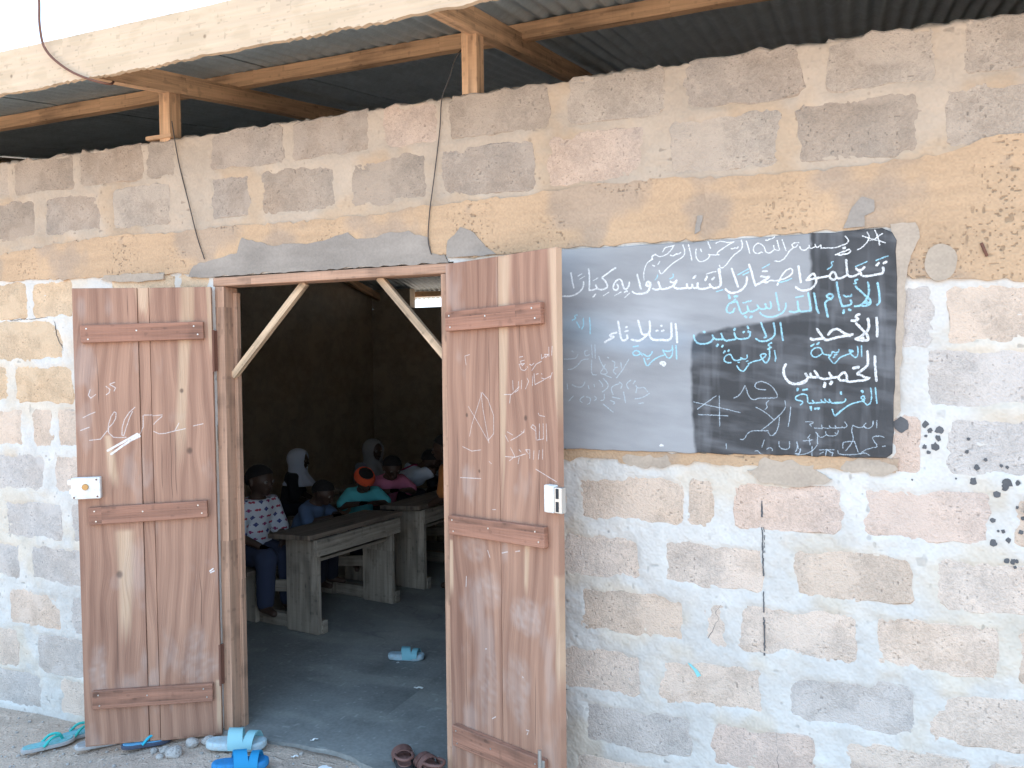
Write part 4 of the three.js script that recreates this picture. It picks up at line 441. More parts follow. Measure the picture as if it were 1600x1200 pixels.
// ---------------------------------------------------------------- door frame
{
  const f = new THREE.Group(); top(f, 'door_frame', 'reddish timber door frame with two diagonal braces in its upper corners', 'door frame');
  part(f, 'jamb', plank(0.052, 2.14, 0.095, 'y', 0.004), M.frameWood, [-0.620, 1.03, -0.035]);
  part(f, 'jamb', plank(0.052, 2.14, 0.095, 'y', 0.004), M.frameWood, [0.566, 1.03, -0.035]);
  part(f, 'lintel_rail', plank(1.255, 0.042, 0.097, 'x', 0.004), M.frameWood, [-0.028, 2.122, -0.035]);
  part(f, 'stop_bead', plank(0.02, 2.09, 0.03, 'y', 0.003), M.frameWood, [-0.586, 1.03, -0.065]);
  const brace = (x0, y0, x1, y1) => { const l = Math.hypot(x1 - x0, y1 - y0) + 0.03; part(f, 'brace', plank(0.032, l, 0.028, 'y', 0.002), M.braceWood, [(x0 + x1) / 2, (y0 + y1) / 2, -0.045], [0, 0, Math.atan2(y1 - y0, x1 - x0) - Math.PI / 2]); };
  brace(-0.585, 1.69, -0.185, 2.092); brace(0.225, 2.094, 0.545, 1.742);
  for (const y of [1.80, 0.32]) { const h = part(f, 'hinge', plank(0.008, 0.19, 0.03, 'y', 0.001), M.rust, [-0.640, y, 0.022]); part(h, 'pin', new THREE.CylinderGeometry(0.006, 0.006, 0.195, 8), M.rust, [0.004, 0, 0.018]); }
}
// ---------------------------------------------------------------- door leaves: boards on cleats, chalked
const CH_L = [[2,3,565,1506,538,1520,513,1530],[2,3,577,1448,540,1462],[2,3,541,1402,494,1406,480,1424,466,1442],[2,3,462,1441,458,1474,447,1507,433,1528,425,1524,427,1499,441,1474,459,1456,459,1434,439,1412,412,1409,385,1410],[2,3,344,1546,369,1523,390,1491,401,1454,403,1421,395,1418,384,1454,366,1505,355,1527],[2,3,311,1507,312,1456,323,1427,333,1416],[2,3,307,1509,273,1508,228,1511],[2,3,228,1505,256,1480,265,1469],[2,3,266,1436,244,1424,216,1425,181,1434,128,1443],[2,3,93,1454,50,1462],[2,3,174,1437,156,1470],[2,3,532,1632,540,1607,530,1594,509,1610],[2,3,465,1646,448,1631,452,1616,465,1607],[2,3,448,1653,424,1638,431,1623],[2,3,447,1656,427,1663],[0,8,465,1352,413,1381,365,1406,330,1419],[0,8,451,1335,413,1363,365,1395,327,1412],[0,8,413,1381,337,1423],[0,5,36,770,22,780],[0,5,33,762,18,769]], CH_R = [[2,2,587,1783,584,1750],[2,2,571,1781,571,1747],[2,2,568,1754,555,1743,550,1755,566,1754],[2,2,550,1747,534,1739,534,1755],[2,2,534,1730,507,1720,485,1697],[2,2,496,1724,485,1716,474,1720],[2,2,461,1712,463,1708],[2,2,447,1736,425,1732,436,1716,447,1724,419,1721,430,1701,447,1697,458,1704],[2,2,422,1748,439,1750],[2,2,586,1689,575,1666],[2,2,580,1677,549,1665,533,1669],[2,2,533,1685,536,1683],[2,2,544,1662,500,1645,496,1685],[2,2,506,1683,517,1685],[2,2,490,1677,487,1641],[2,2,460,1669,468,1657,451,1629],[2,2,432,1661,429,1629],[2,2,415,1657,412,1624,395,1616],[2,2,384,1660,386,1624],[2,2,418,1637,378,1608,337,1607],[2,2,372,1608,366,1575],[2,2,554,1502,556,1440],[2,2,539,1502,540,1447,508,1441],[2,2,520,1501,519,1446],[2,2,503,1441,501,1488,487,1497,476,1487,498,1476],[2,2,515,1540,520,1532,547,1529],[2,2,443,1477,437,1465,426,1469],[2,2,443,1469,403,1447,369,1433],[2,2,381,1454,352,1465],[2,2,357,1428,340,1452],[2,2,535,1408,534,1372],[2,2,518,1403,513,1371],[2,2,491,1401,488,1369],[2,2,469,1371,470,1403,448,1402,464,1387],[2,2,447,1386,391,1370,339,1370],[2,2,369,1405,391,1374,362,1355],[2,2,414,1400,425,1392],[2,2,414,1371,408,1347],[2,2,130,1555,177,1502,242,1424,275,1453,276,1524,244,1586,212,1612,149,1482,135,1436],[2,2,205,1612,217,1540,248,1415],[2,2,92,1392,147,1377,201,1385],[2,2,120,1721,113,1757,141,1762],[2,2,247,1343,260,1335],[2,2,76,1265,199,1271],[2,2,499,1333,601,1296],[2,2,263,1156,282,1158],[2,3,233,991,245,966],[2,3,315,995,346,1004],[2,3,389,1011,412,1017],[2,3,213,596,220,598],[2,3,419,539,422,537],[2,3,247,327,266,340],[2,3,439,325,444,334],[2,3,105,866,102,824],[2,3,435,341,449,342]];
function leafTexture(W, H, chalk, seams, sap, knots, seed, dust, splits) {
  const w = 640, h = 2048, S = w / (W * 1000);
  const cv = document.createElement('canvas'); cv.width = w; cv.height = h; const c = cv.getContext('2d'); c.lineCap = c.lineJoin = 'round'; c.clearRect(0, 0, w, h); c.strokeStyle = '#ffffff';
  for (const [k, lw, ...p] of chalk) { c.globalAlpha = k === 0 ? 1 : 0.62; c.lineWidth = lw * 1.15 * S; c.beginPath(); for (let i = 0; i < p.length; i += 2) { const X = p[i] * S, Y = h - p[i + 1] / 1000 / H * h; i ? c.lineTo(X, Y) : c.moveTo(X, Y); } c.stroke(); }
  const im = c.getImageData(0, 0, w, h).data;
  return tex(w, h, (u, v) => {
    const s = u * W, y = v * H; let pk = 0; while (pk < seams.length && s > seams[pk]) pk++;
    const sd = seed + pk * 37; let x = s, yy = y, kn = 0;
    for (const [kx, ky, kr] of knots) { const dx = s - kx, dy = (y - ky) * 0.45, d = Math.hypot(dx, dy); const e = Math.exp(-((d / (kr * 2.4)) ** 2)); x += dx * e * 0.9; kn = Math.max(kn, sst(kr, kr * 0.3, Math.hypot(dx, (y - ky) * 0.8))); }
    const lean = 0.16 * (fbm(2.3, y * 0.9, sd, 3) - 0.5) + 0.05 * (fbm(s * 4, y * 1.6, sd + 3, 3) - 0.5);
    x += lean;
    const fig = 0.5 + 0.5 * Math.sin((x * 30 + 2.6 * fbm(x * 5, yy * 1.1, sd + 5, 3)) * 6.28 * 0.55), n1 = vn(x * 420, yy * 7, sd + 7), n2 = vn(x * 110, yy * 3, sd + 9), n3 = fbm(x * 12, yy * 1.5, sd + 11, 4), big = fbm(s * 4, y * 1.8, sd + 13, 3);
    let k = clamp(0.42 + 0.26 * (fig - 0.5) + 0.20 * (n1 - 0.5) + 0.22 * (n2 - 0.5) + 0.5 * (n3 - 0.5) + 0.5 * (big - 0.5));
    let col = [mix(0.225, 0.515, k), mix(0.112, 0.298, k), mix(0.074, 0.200, k)];
    for (const [s0, y0, w0, s1, y1, w1] of sap) { const t = (y - y0) / (y1 - y0); if (t < -0.03 || t > 1.03) continue; const c0 = mix(s0, s1, clamp(t)), ww = mix(w0, w1, clamp(t)); const d = Math.abs(s - c0 + 0.012 * (fbm(3, y * 4, sd + 21, 3) - 0.5)); const a = sst(ww * 1.2, ww * 0.3, d + 0.022 * (n3 - 0.5) + 0.01 * (n2 - 0.5)) * sst(-0.03, 0.02, t) * sst(1.03, 0.7, t + 0.2 * (n2 - 0.5)) * 0.6; const p = [0.66 + 0.16 * (n2 - 0.5), 0.475 + 0.15 * (n2 - 0.5), 0.315 + 0.12 * (n2 - 0.5)]; col = col.map((q, i) => mix(q, p[i], a)); }
    col = col.map((q, i) => mix(q, [0.09, 0.05, 0.035][i], kn * 0.75));
    // drying splits along the grain
    for (const [cs, c0, c1] of splits) { const q = Math.abs(s - cs - 0.006 * (vn(1, y * 9, sd) - 0.5) - lean * 0.15); if (y > c0 && y < c1) { const a = sst(0.0016, 0.0004, q) * sst(c0, c0 + 0.05, y) * sst(c1, c1 - 0.1, y); col = col.map((e) => e * (1 - 0.75 * a)); } }
    // dried smears of mud and chalk dust, rubbed on in strokes
    let du = 0; for (const [dx, dy, rx, ry, a] of dust) { const q = Math.hypot((s - dx) / rx, (y - dy) / ry) + 0.7 * (fbm(s * 18, y * 9, sd + 31, 3) - 0.5); du = Math.max(du, 0.6 * a * sst(1.05, 0.5, q) * (0.4 + 0.9 * vn(s * 60 + y * 20, y * 60, sd + 33))); }
    du = Math.max(du, 0.22 * sst(0.56, 0.75, fbm(s * 9, y * 4, sd + 35, 4)));
    col = col.map((q, i) => mix(q, [0.56, 0.50, 0.46][i], clamp(du)));
    const i = Math.min(w - 1, Math.floor(u * w)), j = Math.min(h - 1, Math.floor((1 - v) * h)), A = im[(j * w + i) * 4 + 3] / 255 * clamp(0.35 + 0.9 * vn(s * 420, y * 420, 1201));
    col = col.map((q) => mix(q, 0.84, A));
    return [...col, 0.5 + 0.4 * (n1 - 0.5) + 0.3 * (n2 - 0.5) - 0.3 * kn];
  });
}
function leafBoard(parent, name, m, W, H, s0, s1, y0, y1, thick, z, dir, wob) {
  // a board that is not perfectly straight: its long edges waver
  const g = new RoundedBoxGeometry(s1 - s0, y1 - y0, thick, 2, 0.003), p = g.attributes.position, uv = g.attributes.uv;
  for (let i = 0; i < p.count; i++) {
    const X = p.getX(i) + (s0 + s1) / 2, Y = p.getY(i) + (y0 + y1) / 2; p.setX(i, dir * X);
    p.setY(i, Y + (p.getY(i) > 0 ? wob * (X - s0) : 0)); p.setZ(i, p.getZ(i) + z - thick / 2);
    uv.setXY(i, X / W, Y / H);
  }
  if (dir < 0) { const ix = g.index; if (ix) for (let i = 0; i < ix.count; i += 3) { const a = ix.getX(i); ix.setX(i, ix.getX(i + 1)); ix.setX(i + 1, a); } else { for (let i = 0; i < p.count; i += 3) for (const at of [p, uv]) for (let k = 0; k < at.itemSize; k++) { const a = at.array[i * at.itemSize + k]; at.array[i * at.itemSize + k] = at.array[(i + 1) * at.itemSize + k]; at.array[(i + 1) * at.itemSize + k] = a; } } g.computeVertexNormals(); }
  return part(parent, name, g, m);
}
function cleat(parent, s0, s1, yA, yB, h, dir, th = 0.024) {
  const l = s1 - s0, c = part(parent, 'cleat', plank(l, h, th, 'x', 0.004), M.cleatWood, [dir * (s0 + s1) / 2, (yA + yB) / 2, th / 2 + 0.0005], [0, 0, dir * Math.atan2(yB - yA, l)]);
  for (const [x, y] of [[-0.45, 0.28], [-0.44, -0.3], [-0.05, 0.1], [0.42, 0.25], [0.45, -0.22]]) part(c, 'nail_head', new THREE.CylinderGeometry(0.0035, 0.0035, 0.003, 8), M.steel, [x * l, y * h, th / 2 + 0.0005], [Math.PI / 2, 0, 0]);
}
{ // left leaf, hinged on the left jamb and swung out
  const W = 0.62, H = 2.14, g = new THREE.Group(); g.position.set(-0.633, 0, 0.040); g.rotation.y = Math.atan2(0.34, 0.515); g.rotation.z = 0.004;
  const t = leafTexture(W, H, CH_L, [0.272, 0.322], [[0.10, 2.12, 0.035, 0.16, 1.25, 0.022], [0.012, 2.12, 0.014, 0.008, 1.75, 0.010], [0.30, 2.12, 0.05, 0.30, 1.95, 0.02], [0.40, 0.98, 0.05, 0.41, 0.42, 0.025], [0.014, 0.25, 0.012, 0.012, 0.0, 0.010], [0.46, 1.42, 0.02, 0.44, 1.18, 0.03]], [[0.112, 1.34, 0.018], [0.43, 0.78, 0.02], [0.14, 1.62, 0.012]], 1300, [[0.53, 0.33, 0.05, 0.14, 0.5], [0.09, 0.33, 0.12, 0.10, 0.35], [0.10, 0.44, 0.06, 0.10, 0.3]], [[0.19, 1.1, 1.5], [0.17, 1.12, 1.44], [0.23, 1.15, 1.4], [0.45, 0.3, 0.7], [0.50, 1.55, 1.83], [0.08, 0.5, 0.8], [0.36, 1.95, 2.1]]);
  const m = mat(t, { roughness: 0.72, bumpScale: 0.0025 });
  leafBoard(g, 'board', m, W, H, 0.0, 0.271, -0.012, 2.098, 0.034, 0, -1, -0.02);
  leafBoard(g, 'cover_strip', m, W, H, 0.273, 0.321, -0.010, 2.094, 0.026, -0.003, -1, -0.02);
  leafBoard(g, 'board', m, W, H, 0.3225, 0.597, -0.006, 2.092, 0.034, 0.0015, -1, -0.01);
  cleat(g, 0.033, 0.560, 1.895, 1.882, 0.082, -1); cleat(g, 0.036, 0.548, 1.066, 1.056, 0.080, -1); cleat(g, 0.033, 0.556, 0.203, 0.214, 0.084, -1);
  const k = part(g, 'rim_lock', new RoundedBoxGeometry(0.122, 0.098, 0.032, 2, 0.006), M.lockPaint, [-0.553, 1.186, 0.017]);
  part(k, 'keyhole_boss', new THREE.CylinderGeometry(0.013, 0.015, 0.008, 16), M.brass, [-0.002, 0.006, 0.019], [Math.PI / 2, 0, 0]);
  part(k, 'latch_bolt', new RoundedBoxGeometry(0.02, 0.024, 0.018, 1, 0.003), M.lockPaint, [-0.068, 0.028, 0]);
  part(k, 'latch_bolt', new RoundedBoxGeometry(0.014, 0.022, 0.018, 1, 0.003), M.lockPaint, [-0.065, -0.014, 0]);
  for (const [x, y] of [[0.045, 0.038], [0.048, -0.038], [-0.05, -0.04]]) part(k, 'screw', new THREE.CylinderGeometry(0.004, 0.004, 0.003, 8), M.rust, [x, y, 0.0165], [Math.PI / 2, 0, 0]);
  top(g, 'door_leaf', 'left wooden door leaf with chalk scribbles and a white box lock', 'door', 'the two open door leaves');
}
{ // right leaf, swung out over the edge of the blackboard
  const W = 0.62, H = 2.15, g = new THREE.Group(); g.position.set(0.575, 0, 0.036); g.rotation.y = -Math.atan2(0.235, 0.56);
  const t = leafTexture(W, H, CH_R, [0.307], [[0.345, 2.14, 0.042, 0.318, 1.15, 0.010], [0.595, 2.14, 0.030, 0.612, 1.45, 0.012], [0.598, 0.95, 0.022, 0.606, 0.5, 0.016], [0.012, 1.0, 0.010, 0.010, 0.75, 0.016], [0.45, 1.05, 0.018, 0.44, 0.85, 0.012]], [[0.12, 1.52, 0.010], [0.45, 1.52, 0.012], [0.19, 1.30, 0.008]], 1400, [[0.44, 0.77, 0.10, 0.09, 0.5], [0.22, 0.83, 0.10, 0.10, 0.42], [0.22, 0.5, 0.07, 0.26, 0.35], [0.40, 0.48, 0.08, 0.16, 0.35], [0.15, 1.0, 0.09, 0.08, 0.3]], [[0.10, 0.3, 0.7], [0.42, 1.75, 2.13], [0.52, 1.15, 1.35], [0.25, 1.5, 1.84], [0.48, 0.3, 0.6], [0.06, 1.2, 1.5]]);
  const m = mat(t, { roughness: 0.72, bumpScale: 0.0025 });
  leafBoard(g, 'board', m, W, H, 0.0, 0.3055, 0.012, 2.135, 0.034, 0, 1, 0.006);
  leafBoard(g, 'board', m, W, H, 0.3085, 0.609, 0.016, 2.137, 0.034, 0.0015, 1, 0.012);
  cleat(g, 0.022, 0.552, 1.898, 1.908, 0.080, 1); cleat(g, 0.026, 0.560, 1.070, 1.092, 0.078, 1, 0.026); cleat(g, 0.036, 0.548, 0.205, 0.226, 0.086, 1, 0.028);
  const k = part(g, 'rim_lock', new RoundedBoxGeometry(0.046, 0.100, 0.030, 2, 0.005), M.lockPaint, [0.588, 1.238, 0.016]);
  const kp = part(k, 'keeper_plate', new RoundedBoxGeometry(0.034, 0.094, 0.026, 1, 0.003), M.steel, [0.041, -0.002, -0.002]);
  part(kp, 'bolt_slot', new THREE.BoxGeometry(0.013, 0.036, 0.004), M.black, [-0.002, 0.024, 0.0125]); part(kp, 'bolt_slot', new THREE.BoxGeometry(0.013, 0.036, 0.004), M.black, [-0.002, -0.023, 0.0125]);
  const b = part(g, 'slide_bolt', new THREE.CylinderGeometry(0.007, 0.007, 0.15, 10), M.steel, [0.536, 0.235, 0.036]);
  part(b, 'bolt_plate', new RoundedBoxGeometry(0.032, 0.11, 0.008, 1, 0.002), M.steel, [0, -0.02, -0.009]);
  top(g, 'door_leaf', 'right wooden door leaf with faint Arabic chalk notes, overlapping the blackboard', 'door', 'the two open door leaves');
}
// ---------------------------------------------------------------- bench desks
function benchDesk(len) {
  const g = new THREE.Group();     // origin: floor, near end under the desk's leg; +x away from the bench
  const ends = [0, -len];
  for (const z of ends) {
    part(g, 'foot_rail', plank(0.80, 0.085, 0.05, 'x', 0.004), M.deskWood, [-0.26, 0.0425, z - 0.045]);
    part(g, 'desk_leg', plank(0.27, 0.60, 0.036, 'y', 0.004), M.deskWood, [0, 0.303, z]);
    part(g, 'seat_leg', plank(0.20, 0.33, 0.036, 'y', 0.004), M.deskWood, [-0.52, 0.168, z]);
    part(g, 'brace', plank(0.42, 0.075, 0.03, 'x', 0.003), M.deskWood, [-0.30, 0.26, z - 0.034], [0, 0, 0.12]);
  }
  part(g, 'desk_top', plank(0.36, 0.032, len + 0.20, 'z', 0.005), M.deskTopWood, [-0.03, 0.632, -len / 2], [0, 0, 0.05]);
  part(g, 'apron', plank(0.03, 0.105, len + 0.10, 'z', 0.003), M.deskWood, [0.152, 0.566, -len / 2]);
  part(g, 'seat', plank(0.25, 0.032, len + 0.22, 'z', 0.005), M.deskTopWood, [-0.52, 0.351, -len / 2]);
  part(g, 'book_shelf', plank(0.24, 0.02, len - 0.04, 'z', 0.003), M.deskWood, [-0.02, 0.47, -len / 2]);
  return g;
}
const dk = benchDesk(0.76);
{
  const spots = [[-1.155, -1.30, -0.13, 'pale bench desk nearest the doorway, its wide plank leg facing out'], [-1.02, -2.46, -0.08, 'bench desk behind the nearest one, three children on its bench'], [-1.93, -3.05, -0.06, 'bench desk deep at the left where two scarfed children sit'], [-1.17, -3.95, -0.05, 'rearmost bench desk, lost in the dark of the classroom']];
  spots.forEach(([x, z, a, l], i) => { const d = i ? dk.clone() : dk; d.position.set(x, 0.0005, z); d.rotation.y = a; top(d, 'bench_desk', l, 'desk', 'wooden bench desks in the classroom'); });
}
// ---------------------------------------------------------------- children
const V = (x, y, z) => [x, y, z];
function capsule(p, a, b, ra, rb) {
  const bx = b[0] - a[0], by = b[1] - a[1], bz = b[2] - a[2], px = p[0] - a[0], py = p[1] - a[1], pz = p[2] - a[2];
  const t = clamp((px * bx + py * by + pz * bz) / (bx * bx + by * by + bz * bz + 1e-9));
  return Math.hypot(px - bx * t, py - by * t, pz - bz * t) - (ra + (rb - ra) * t);
}
const smin = (a, b, k) => { const h = Math.max(k - Math.abs(a - b), 0) / k; return Math.min(a, b) - h * h * k * 0.25; };
const caps = (bones, k, grow = 0) => (p) => { let d = 1e3; for (const [a, b, ra, rb] of bones) { const q = capsule(p, a, b, ra, rb ?? ra); if (q < d + k) d = d > 100 ? q : smin(d, q, k); } return d - grow; };
function meshField(f, c, half, cell) {
  const res = Math.min(110, Math.ceil(2 * half / cell)), mc = new MarchingCubes(res, new THREE.MeshBasicMaterial(), false, false, 90000); mc.isolation = 0;
  const h = res / 2, fl = mc.field; let q = 0;
  for (let z = 0; z < res; z++) for (let y = 0; y < res; y++) for (let x = 0; x < res; x++) fl[q++] = -f([c[0] + (x - h) / h * half, c[1] + (y - h) / h * half, c[2] + (z - h) / h * half]);
  mc.update();
  const n = mc.count, P = new Float32Array(n * 3), N = new Float32Array(n * 3);
  for (let i = 0; i < n * 3; i++) P[i] = mc.positionArray[i] * half + c[i % 3];
  for (let i = 0; i < n; i++) { const a = mc.normalArray[i * 3], b = mc.normalArray[i * 3 + 1], d = mc.normalArray[i * 3 + 2], l = Math.hypot(a, b, d) || 1; N[i * 3] = a / l; N[i * 3 + 1] = b / l; N[i * 3 + 2] = d / l; }
  const g = new THREE.BufferGeometry(); g.setAttribute('position', new THREE.BufferAttribute(P, 3)); g.setAttribute('normal', new THREE.BufferAttribute(N, 3));
  return g;
}
const paint = (g, r, gg, b) => { const n = g.attributes.position.count, a = new Float32Array(n * 3); for (let i = 0; i < n; i++) { a[i * 3] = r; a[i * 3 + 1] = gg; a[i * 3 + 2] = b; } g.setAttribute('color', new THREE.BufferAttribute(a, 3)); return g; };
const flat = (g) => { const q = g.index ? g.toNonIndexed() : g; for (const k of Object.keys(q.attributes)) if (!['position', 'normal', 'color'].includes(k)) q.deleteAttribute(k); return q; };
const SK = [0.065, 0.036, 0.024];
// head: centre of the skull at the origin, face toward +z
const headField = (p) => {
  let d = Math.hypot(p[0] / 0.96, (p[1] - 0.018) / 1.0, (p[2] + 0.012) / 1.12) - 0.083;
  d = smin(d, capsule(p, [0, -0.01, 0.030], [0, -0.066, 0.046], 0.058, 0.030), 0.035);
  d = smin(d, capsule(p, [0, -0.004, 0.080], [0, -0.030, 0.096], 0.007, 0.012), 0.014);          // nose
  d = smin(d, capsule(p, [-0.016, -0.055, 0.076], [0.016, -0.055, 0.076], 0.009, 0.009), 0.010);   // mouth
  for (const s of [-1, 1]) { d = smin(d, capsule(p, [s * 0.083, 0.012, -0.01], [s * 0.083, -0.020, -0.002], 0.013, 0.008), 0.010); d = Math.max(d, -(Math.hypot(p[0] - s * 0.032, p[1] - 0.004, p[2] - 0.096) - 0.017)); }
  return d;
};
const G_head = (() => {
  const parts = [paint(meshField((p) => smin(headField(p), capsule(p, [0, -0.06, -0.02], [0, -0.13, -0.03], 0.044, 0.046), 0.03), [0, -0.015, 0.005], 0.15, 0.0036), ...SK)];
  for (const s of [-1, 1]) { const e = new THREE.SphereGeometry(0.0135, 12, 8); e.translate(s * 0.032, 0.002, 0.0755); parts.push(paint(flat(e), 0.20, 0.18, 0.16)); const q = new THREE.SphereGeometry(0.0065, 10, 8); q.translate(s * 0.032, 0.001, 0.0850); parts.push(paint(flat(q), 0.012, 0.008, 0.006)); }
  const m = new THREE.SphereGeometry(1, 10, 8); m.scale(0.018, 0.0022, 0.004); m.translate(0, -0.055, 0.0845); parts.push(paint(flat(m), 0.045, 0.02, 0.016));
  return mergeGeometries(parts);
})();
const skull = (p) => Math.hypot(p[0] / 0.96, (p[1] - 0.018), (p[2] + 0.012) / 1.12) - 0.083;
const G_hair = meshField((p) => { const n = 0.004 * (vn(p[0] * 160 + p[2] * 60, p[1] * 160, 1501) - 0.5); return Math.max(skull(p) - 0.009 - n, -(p[1] - 0.030 + (p[2] > 0 ? -p[2] * 0.35 : -p[2] * 0.75)) * 0.8); }, [0, 0.02, -0.01], 0.13, 0.004);
const G_headband = meshField((p) => { const y = p[1] - 0.045 + p[2] * 0.35; return Math.max(skull(p) - 0.0165, Math.abs(y) - 0.034, -(skull(p) - 0.004)); }, [0, 0.02, -0.01], 0.13, 0.004);
const G_scarf = meshField((p) => {
  const fold = 0.006 * Math.sin(Math.atan2(p[0], p[2]) * 9 + p[1] * 20) * sst(-0.04, -0.2, p[1]);
  let d = skull(p) - 0.020; d = smin(d, capsule(p, [0, -0.02, -0.005], [0, -0.10, -0.01], 0.095, 0.085), 0.04);
  d = smin(d, Math.max(capsule(p, [0, -0.12, -0.01], [0, -0.24, 0.0], 0.085, 0.165) + fold, -(p[1] + 0.25)), 0.05);
  const face = Math.hypot(p[0] / 0.070, (p[1] + 0.002) / 0.088, (p[2] - 0.10) / 0.085) - 1; d = Math.max(d, -face * 0.055);
  const inner = Math.min(skull(p) - 0.006, capsule(p, [0, -0.02, -0.004], [0, -0.30, 0.0], 0.066, 0.105)); return Math.max(d, -inner);
}, [0, -0.08, 0], 0.25, 0.0058);
// right hand, palm down, fingers toward +z, a little curled; wrist at the origin
const G_hand = (() => {
  const b = [[V(0, 0, 0), V(0, 0, 0.02), 0.016, 0.018], [V(-0.012, 0, 0.02), V(-0.014, 0.001, 0.056), 0.013, 0.011], [V(0.010, 0, 0.02), V(0.014, 0.001, 0.052), 0.013, 0.011], [V(0, 0, 0.02), V(0, 0.001, 0.058), 0.013, 0.012]];
  const palm = caps(b, 0.012);
  const fin = [[-0.020, 0.030], [-0.0065, 0.036], [0.0075, 0.033], [0.0205, 0.025]].map(([x, l]) => caps([[V(x * 0.9, 0.001, 0.054), V(x, 0.003, 0.054 + l * 0.5), 0.0068, 0.0063], [V(x, 0.003, 0.054 + l * 0.5), V(x * 1.05, -0.003, 0.054 + l * 0.85), 0.0063, 0.0058], [V(x * 1.05, -0.003, 0.054 + l * 0.85), V(x * 1.05, -0.010, 0.054 + l * 1.1), 0.0058, 0.005]], 0.003));
  const th = caps([[V(-0.014, -0.002, 0.018), V(-0.030, -0.005, 0.040), 0.009, 0.0075], [V(-0.030, -0.005, 0.040), V(-0.034, -0.009, 0.060), 0.0075, 0.006]], 0.004);
  return paint(meshField((p) => { let d = palm(p); for (const f of fin) d = smin(d, f(p), 0.004); return smin(d, th(p), 0.006); }, [-0.002, 0, 0.045], 0.07, 0.0026), ...SK);
})();
function pose(o) {   // hips at the origin, looking toward +z
  const ln = o.lean, U = V(0, 0.30 * Math.cos(ln), 0.02 + 0.30 * Math.sin(ln)), N = V(0, 0.37 * Math.cos(ln), 0.02 + 0.37 * Math.sin(ln) + 0.01);
  const C = V(0, 0.16 * Math.cos(ln * 0.7), 0.01 + 0.16 * Math.sin(ln * 0.7)), H = V(0, N[1] + 0.115, N[2] + 0.03 + 0.05 * Math.sin(ln));
  if (o.nod) { H[1] -= 0.05 * o.nod; H[2] += 0.05 * o.nod; }
  const sh = [-1, 1].map((s) => V(s * 0.118, U[1] + 0.02, U[2])), J = { U, N, C, H, sh, el: o.el, wr: o.wr, kn: o.kn, an: o.an, hip: [V(-0.062, -0.01, 0), V(0.062, -0.01, 0)] };
  const torso = [[V(-0.045, 0.02, 0), V(0.045, 0.02, 0), 0.082], [V(0, 0.03, 0), C, 0.088, 0.080], [C, U, 0.082, 0.082], [V(-0.06, U[1] - 0.01, U[2]), V(0.06, U[1] - 0.01, U[2]), 0.066]];
  const arms = [], legs = [], up = [], fore = [], feet = [];
  for (const i of [0, 1]) { up.push([sh[i], o.el[i], 0.043, 0.034]); fore.push([o.el[i], o.wr[i], 0.032, 0.021]); legs.push([J.hip[i], o.kn[i], 0.072, 0.050], [o.kn[i], o.an[i], 0.047, 0.030]); const a = o.an[i]; feet.push([V(a[0], a[1] - 0.01, a[2] - 0.02), V(a[0] * 1.1, a[1] - 0.028, a[2] + 0.11), 0.030, 0.022]); }
  const neck = [[V(0, U[1] + 0.02, U[2]), V(0, N[1] + 0.04, N[2] + 0.008), 0.045, 0.042]];
  const c = [0, o.stand ? -0.12 : 0.0, o.stand ? 0.05 : 0.12], half = o.stand ? 0.60 : 0.52;
  const body = paint(meshField(caps([...torso, ...up, ...fore, ...legs, ...feet, ...neck], 0.035), c, half, 0.0105), ...SK);
  const hands = [0, 1].map((i) => { const g = G_hand.clone(); if (i === 0) g.scale(-1, 1, 1); const d = new THREE.Vector3(o.wr[i][0] - o.el[i][0], o.wr[i][1] - o.el[i][1], o.wr[i][2] - o.el[i][2]).normalize(); const m = new THREE.Matrix4().lookAt(d, new THREE.Vector3(), new THREE.Vector3(0, 1, 0)); g.applyMatrix4(m); g.translate(...o.wr[i]); return g; });
  const wr = (p) => 0.004 * (fbm(p[0] * 22 + p[2] * 9, p[1] * 16 + p[2] * 11, 1601, 2) - 0.5) * 2;
  const sleeve = [0, 1].map((i) => [sh[i], [0, 1, 2].map((k) => mix(sh[i][k], o.el[i][k], o.sleeve ?? 0.85)), 0.045, 0.046]);
  const shirtF = caps([...torso, ...sleeve], 0.03, 0.014), bodyIn = caps([...neck], 0.02, 0.010);
  const shirt = meshField((p) => Math.max(shirtF(p) + wr(p), -(bodyIn(p)), -(p[1] + 0.055), (p[1] - N[1]) * Math.cos(ln) + (p[2] - N[2]) * Math.sin(ln) + 0.005), [0, 0.16, U[2] * 0.6], 0.36, 0.0088);
  const tl = []; for (const i of [0, 1]) { tl.push([J.hip[i], o.kn[i], 0.076, 0.056], [o.kn[i], [0, 1, 2].map((k) => mix(o.kn[i][k], o.an[i][k], 0.9)), 0.055, 0.045]); }
  const pantsF = caps([[V(-0.045, 0.01, 0), V(0.045, 0.01, 0), 0.084], ...tl], 0.03, 0.012);
  const pants = meshField((p) => Math.max(pantsF(p) + wr(p), p[1] - 0.06), [0, o.stand ? -0.26 : -0.14, o.stand ? 0.02 : 0.14], o.stand ? 0.42 : 0.36, 0.0092);
  return { ...J, body, hands, shirt, pants, nod: ln * 0.6 + (o.nod || 0) * 0.5 };
}
const sit = { kn: [V(-0.085, -0.01, 0.27), V(0.085, -0.01, 0.27)], an: [V(-0.085, -0.33, 0.25), V(0.085, -0.33, 0.27)] };
